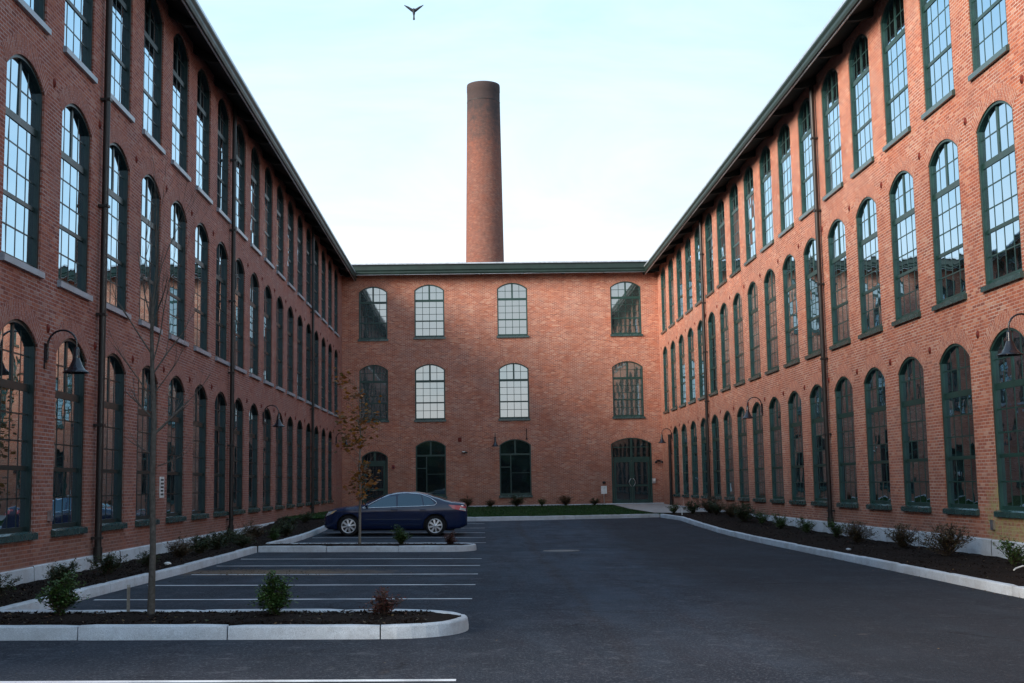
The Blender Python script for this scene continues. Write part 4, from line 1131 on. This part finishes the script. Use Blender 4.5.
        rs = MB(); rs.tube([(x, s * (ysurf(x, .55) + .004), .55) for x in lin(-.9, .9, 10)], .012, 6); rs.build('side_moulding', paint, t)
    # front and rear screens
    def screen(name, x0, x1, w0, w1):
        g = MB(); rws = []
        for i in range(9):
            x = x0 + (x1 - x0) * i / 8; top = interp(TOP, x); w = w0 + (w1 - w0) * i / 8; r = .085 if top < 1.15 else .11
            rw = []
            for j in range(13):
                y = w * (j / 6 - 1); wm = hw(x, top - r)
                z = top - r + r * max(0, 1 - (abs(y) / wm) ** 2.6) ** (1 / 2.6); rw.append((x, y, z + .007))
            rws.append(rw)
        g.grid(rws)
        o = g.build(name, cg, t)
    screen('windscreen', -1.02, -.22, .66, .54); screen('rear_window', 1.12, 1.74, .52, .60)
    lamp_c = simple('headlamp_glass', (.55, .56, .55), .12, .8); lamp_a = simple('amber_lamp', (.9, .55, .28), .25); tail = simple('tail_lamp_red', (.62, .10, .12), .15, .8)
    for s in (-1, 1):
        patch('headlight', lamp_c, [(-2.34, .64), (-2.02, .74), (-1.84, .845), (-2.20, .79)], t, .006, 6, (s,))
        patch('indicator', lamp_a, [(-2.10, .715), (-2.0, .74), (-1.83, .845), (-1.98, .82)], t, .010, 4, (s,))
        patch('taillight', tail, [(1.95, .90), (2.385, .80), (2.37, .985), (1.80, 1.03)], t, .006, 6, (s,))
        patch('reversing_light', lamp_c, [(2.16, .865), (2.38, .815), (2.375, .90), (2.20, .94)], t, .010, 4, (s,))
    bmp = MB()
    for x0, x1 in ((-2.425, -2.41),):
        bmp.box(x0 - .01, x1, -.42, .42, .34, .52)
    bmp.build('grille', black, t)
    # wheels
    for wx in WX:
        for s in (-1, 1):
            w = MB(); Rr = WR
            def ringp(r_, y): return [(r_ * math.cos(2 * PI * i / 40), s * y, r_ * math.sin(2 * PI * i / 40)) for i in range(40)]
            w.grid([ringp(.235, .10), ringp(.245, .115), ringp(.30, .118), ringp(.328, .10), ringp(.335, .07), ringp(.335, -.06), ringp(.32, -.10), ringp(.24, -.10)], closed=True)
            wo = w.build('wheel', rubber, t, (wx, s * .765, WR))
            rm = MB(); rm.grid([ringp(.24, .10), ringp(.235, .112), ringp(.215, .108), ringp(.205, .08)], closed=True)
            for k in range(8):
                a = 2 * PI * k / 8 + .2; ca, sa = math.cos(a), math.sin(a)
                def q(rr, tt, y): return (rr * ca - tt * sa, s * y, rr * sa + tt * ca)
                f = [q(.04, -.022, .105), q(.215, -.034, .095), q(.215, .034, .095), q(.04, .022, .105)]; bk = [(x, y - s * .03, z) for x, y, z in f]
                rm.poly(f); 
                for i in range(4): j = (i + 1) % 4; rm.poly([f[i], bk[i], bk[j], f[j]])
            rm.grid([ringp(.06, .10), ringp(.055, .118), ringp(.001, .122)], closed=True)
            rm.build('rim', alloy, wo)
            dk = MB(); dk.poly(ringp(.236, .055)); dk.build('brake_disc', black, wo)
    # dark underside
    us = MB(); us.box(-2.0, 2.0, -.6, .6, .17, .24); us.build('underbody', black, t)
    for o in [c for c in bpy.data.objects if c.parent == t and c.name.split('.')[0] not in ('wheel',)]:
        for v in o.data.vertices:
            v.co.x = NOSE(v.co.x)
    return t
car = make_car(); car.scale = (.955, .955, .945); car.rotation_euler = (0, .0155, 0)

# ------------------------------------------------------------------ woodland far behind the camera, seen only in reflections
hl = MB(); hl.grid([[(x, -108 - 20 * k, (12.2 + .9 * math.sin(x * .11 + .6) + .5 * math.sin(x * .37)) * (0, 1, 1.2)[k]) for x in range(-150, 151, 6)] for k in range(3)]); hl.build('reflection_ridge', M['mulch'])['kind'] = 'structure'  # unseen dark ridge added so low panes reflect no sky between the trees
wd = MB(); rg3 = random.Random(77)
for i in range(4200):
    x = rg3.uniform(-110, 110); y = -90 - rg3.random() * 14; hmax = 9.6 + 1.2 * math.sin(x * .11)
    z = rg3.uniform(0, 1) ** .7 * hmax; s = rg3.uniform(.9, 2.2)
    M_ = Matrix.Translation((x, y, z)) @ Matrix.Rotation(rg3.uniform(0, 6), 4, 'Z') @ Matrix.Rotation(rg3.uniform(-1.4, 1.4), 4, 'X')
    wd.poly([M_ @ Vector(p) for p in ((-s, -s * .5, 0), (s * .4, -s, .2), (s, s * .5, 0), (-s * .4, s, .3))])
tag(wd.build('distant_woods', M['leaf_dark']), 'dark belt of woodland far beyond the open end of the courtyard', 'woods', kind='stuff')

# ------------------------------------------------------------------ light
SUN_AZ, SUN_EL = R(238), R(20)          # compass azimuth (0 = +y, clockwise): low in the west, behind the left wing
world = bpy.data.worlds.new('World'); scene.world = world; world.use_nodes = True
nt = world.node_tree; nt.nodes.clear(); N = NT(nt)
sky = N.n('TexSky', sky_type='NISHITA'); sky.sun_disc = False; sky.sun_elevation = SUN_EL; sky.sun_rotation = SUN_AZ
sky.altitude = 50; sky.air_density = 1.0; sky.dust_density = 2.2; sky.ozone_density = 1.0
bg = N.n('Background'); bg.inputs[1].default_value = .15
hs = N.n('HueSaturation'); hs.inputs['Saturation'].default_value = .62; hs.inputs['Value'].default_value = 1.0; N.l(sky.outputs[0], hs.inputs['Color'])
gtc = N.n('TexCoord').outputs['Generated']; dt = N.n('VectorMath', operation='DOT_PRODUCT'); N.l(gtc, dt.inputs[0])
dt.inputs[1].default_value = (math.sin(SUN_AZ), math.cos(SUN_AZ), 0)
hc = N.ramp(N.math('MULTIPLY_ADD', dt.outputs['Value'], .5, .5), [(0, (.55, .72, .82)), (.25, (.74, .90, .96)), (.6, (.80, .91, .98)), (1, (.90, .98, 1.04))])
hv = N.n('VectorMath', operation='SCALE'); N.l(hc, hv.inputs[0]); hv.inputs['Scale'].default_value = 10.1
haze = N.mix(.72, hs.outputs[0], hv.outputs[0])
gs = N.n('SeparateXYZ'); N.l(gtc, gs.inputs[0])     # low bright haze, deeper evening blue overhead
haze = N.mix(1.0, haze, N.ramp(gs.outputs[2], [(0, (1.35, 1.14, 1.10)), (.16, (1.16, 1.07, 1.08)), (.38, (.80, .93, 1.08)), (.60, (.58, .72, .90)), (1, (.44, .58, .82))]), 'MULTIPLY')     # thin bright high haze over the blue
cm = N.n('Mapping'); cm.inputs['Scale'].default_value = (1.2, 1.0, 4.5); cm.inputs['Rotation'].default_value = (0, R(12), 0); N.l(gtc, cm.inputs[0])
haze = N.mix(1.0, haze, N.ramp(N.noise(cm.outputs[0], 2.2, 6, .6, .6), [(.38, (.90, .965, .985)), (.62, (1.10, 1.05, 1.02))]), 'MULTIPLY')
N.l(haze, bg.inputs[0])
wo = N.n('OutputWorld'); N.l(bg.outputs[0], wo.inputs[0])
sl = bpy.data.lights.new('sun', 'SUN'); sl.energy = 5.6; sl.angle = R(28); sl.color = (1, .87, .73)
so = bpy.data.objects.new('sun', sl); COL.objects.link(so)
dv = Vector((math.sin(SUN_AZ) * math.cos(SUN_EL), math.cos(SUN_AZ) * math.cos(SUN_EL), math.sin(SUN_EL)))
so.rotation_euler = dv.to_track_quat('Z', 'Y').to_euler(); so.location = (-30, -30, 40)

# ------------------------------------------------------------------ camera
F_, P_, Y_, RO = 1246.2, .11348, .02778, -.01633
cy, sy = math.cos(Y_), math.sin(Y_)
Fw = Vector((sy * math.cos(P_), cy * math.cos(P_), math.sin(P_))); Rg = Vector((cy, -sy, 0)); U = Rg.cross(Fw)
R2 = math.cos(RO) * Rg + math.sin(RO) * U; U2 = -math.sin(RO) * Rg + math.cos(RO) * U
cam = bpy.data.cameras.new('camera'); cam.sensor_width = 36; cam.lens = 36 * F_ / 1024; cam.clip_end = 2000; cam.clip_start = .05
co = bpy.data.objects.new('camera', cam); COL.objects.link(co)
mw = Matrix((R2, U2, -Fw)).transposed().to_4x4(); mw.translation = Vector((0, 0, 1.65)); co.matrix_world = mw
scene.camera = co
scene.view_settings.view_transform = 'Standard'; scene.view_settings.look = 'None'; scene.view_settings.exposure = 0; scene.view_settings.gamma = 1
scene.cycles.max_bounces = 8; scene.cycles.sample_clamp_indirect = 6
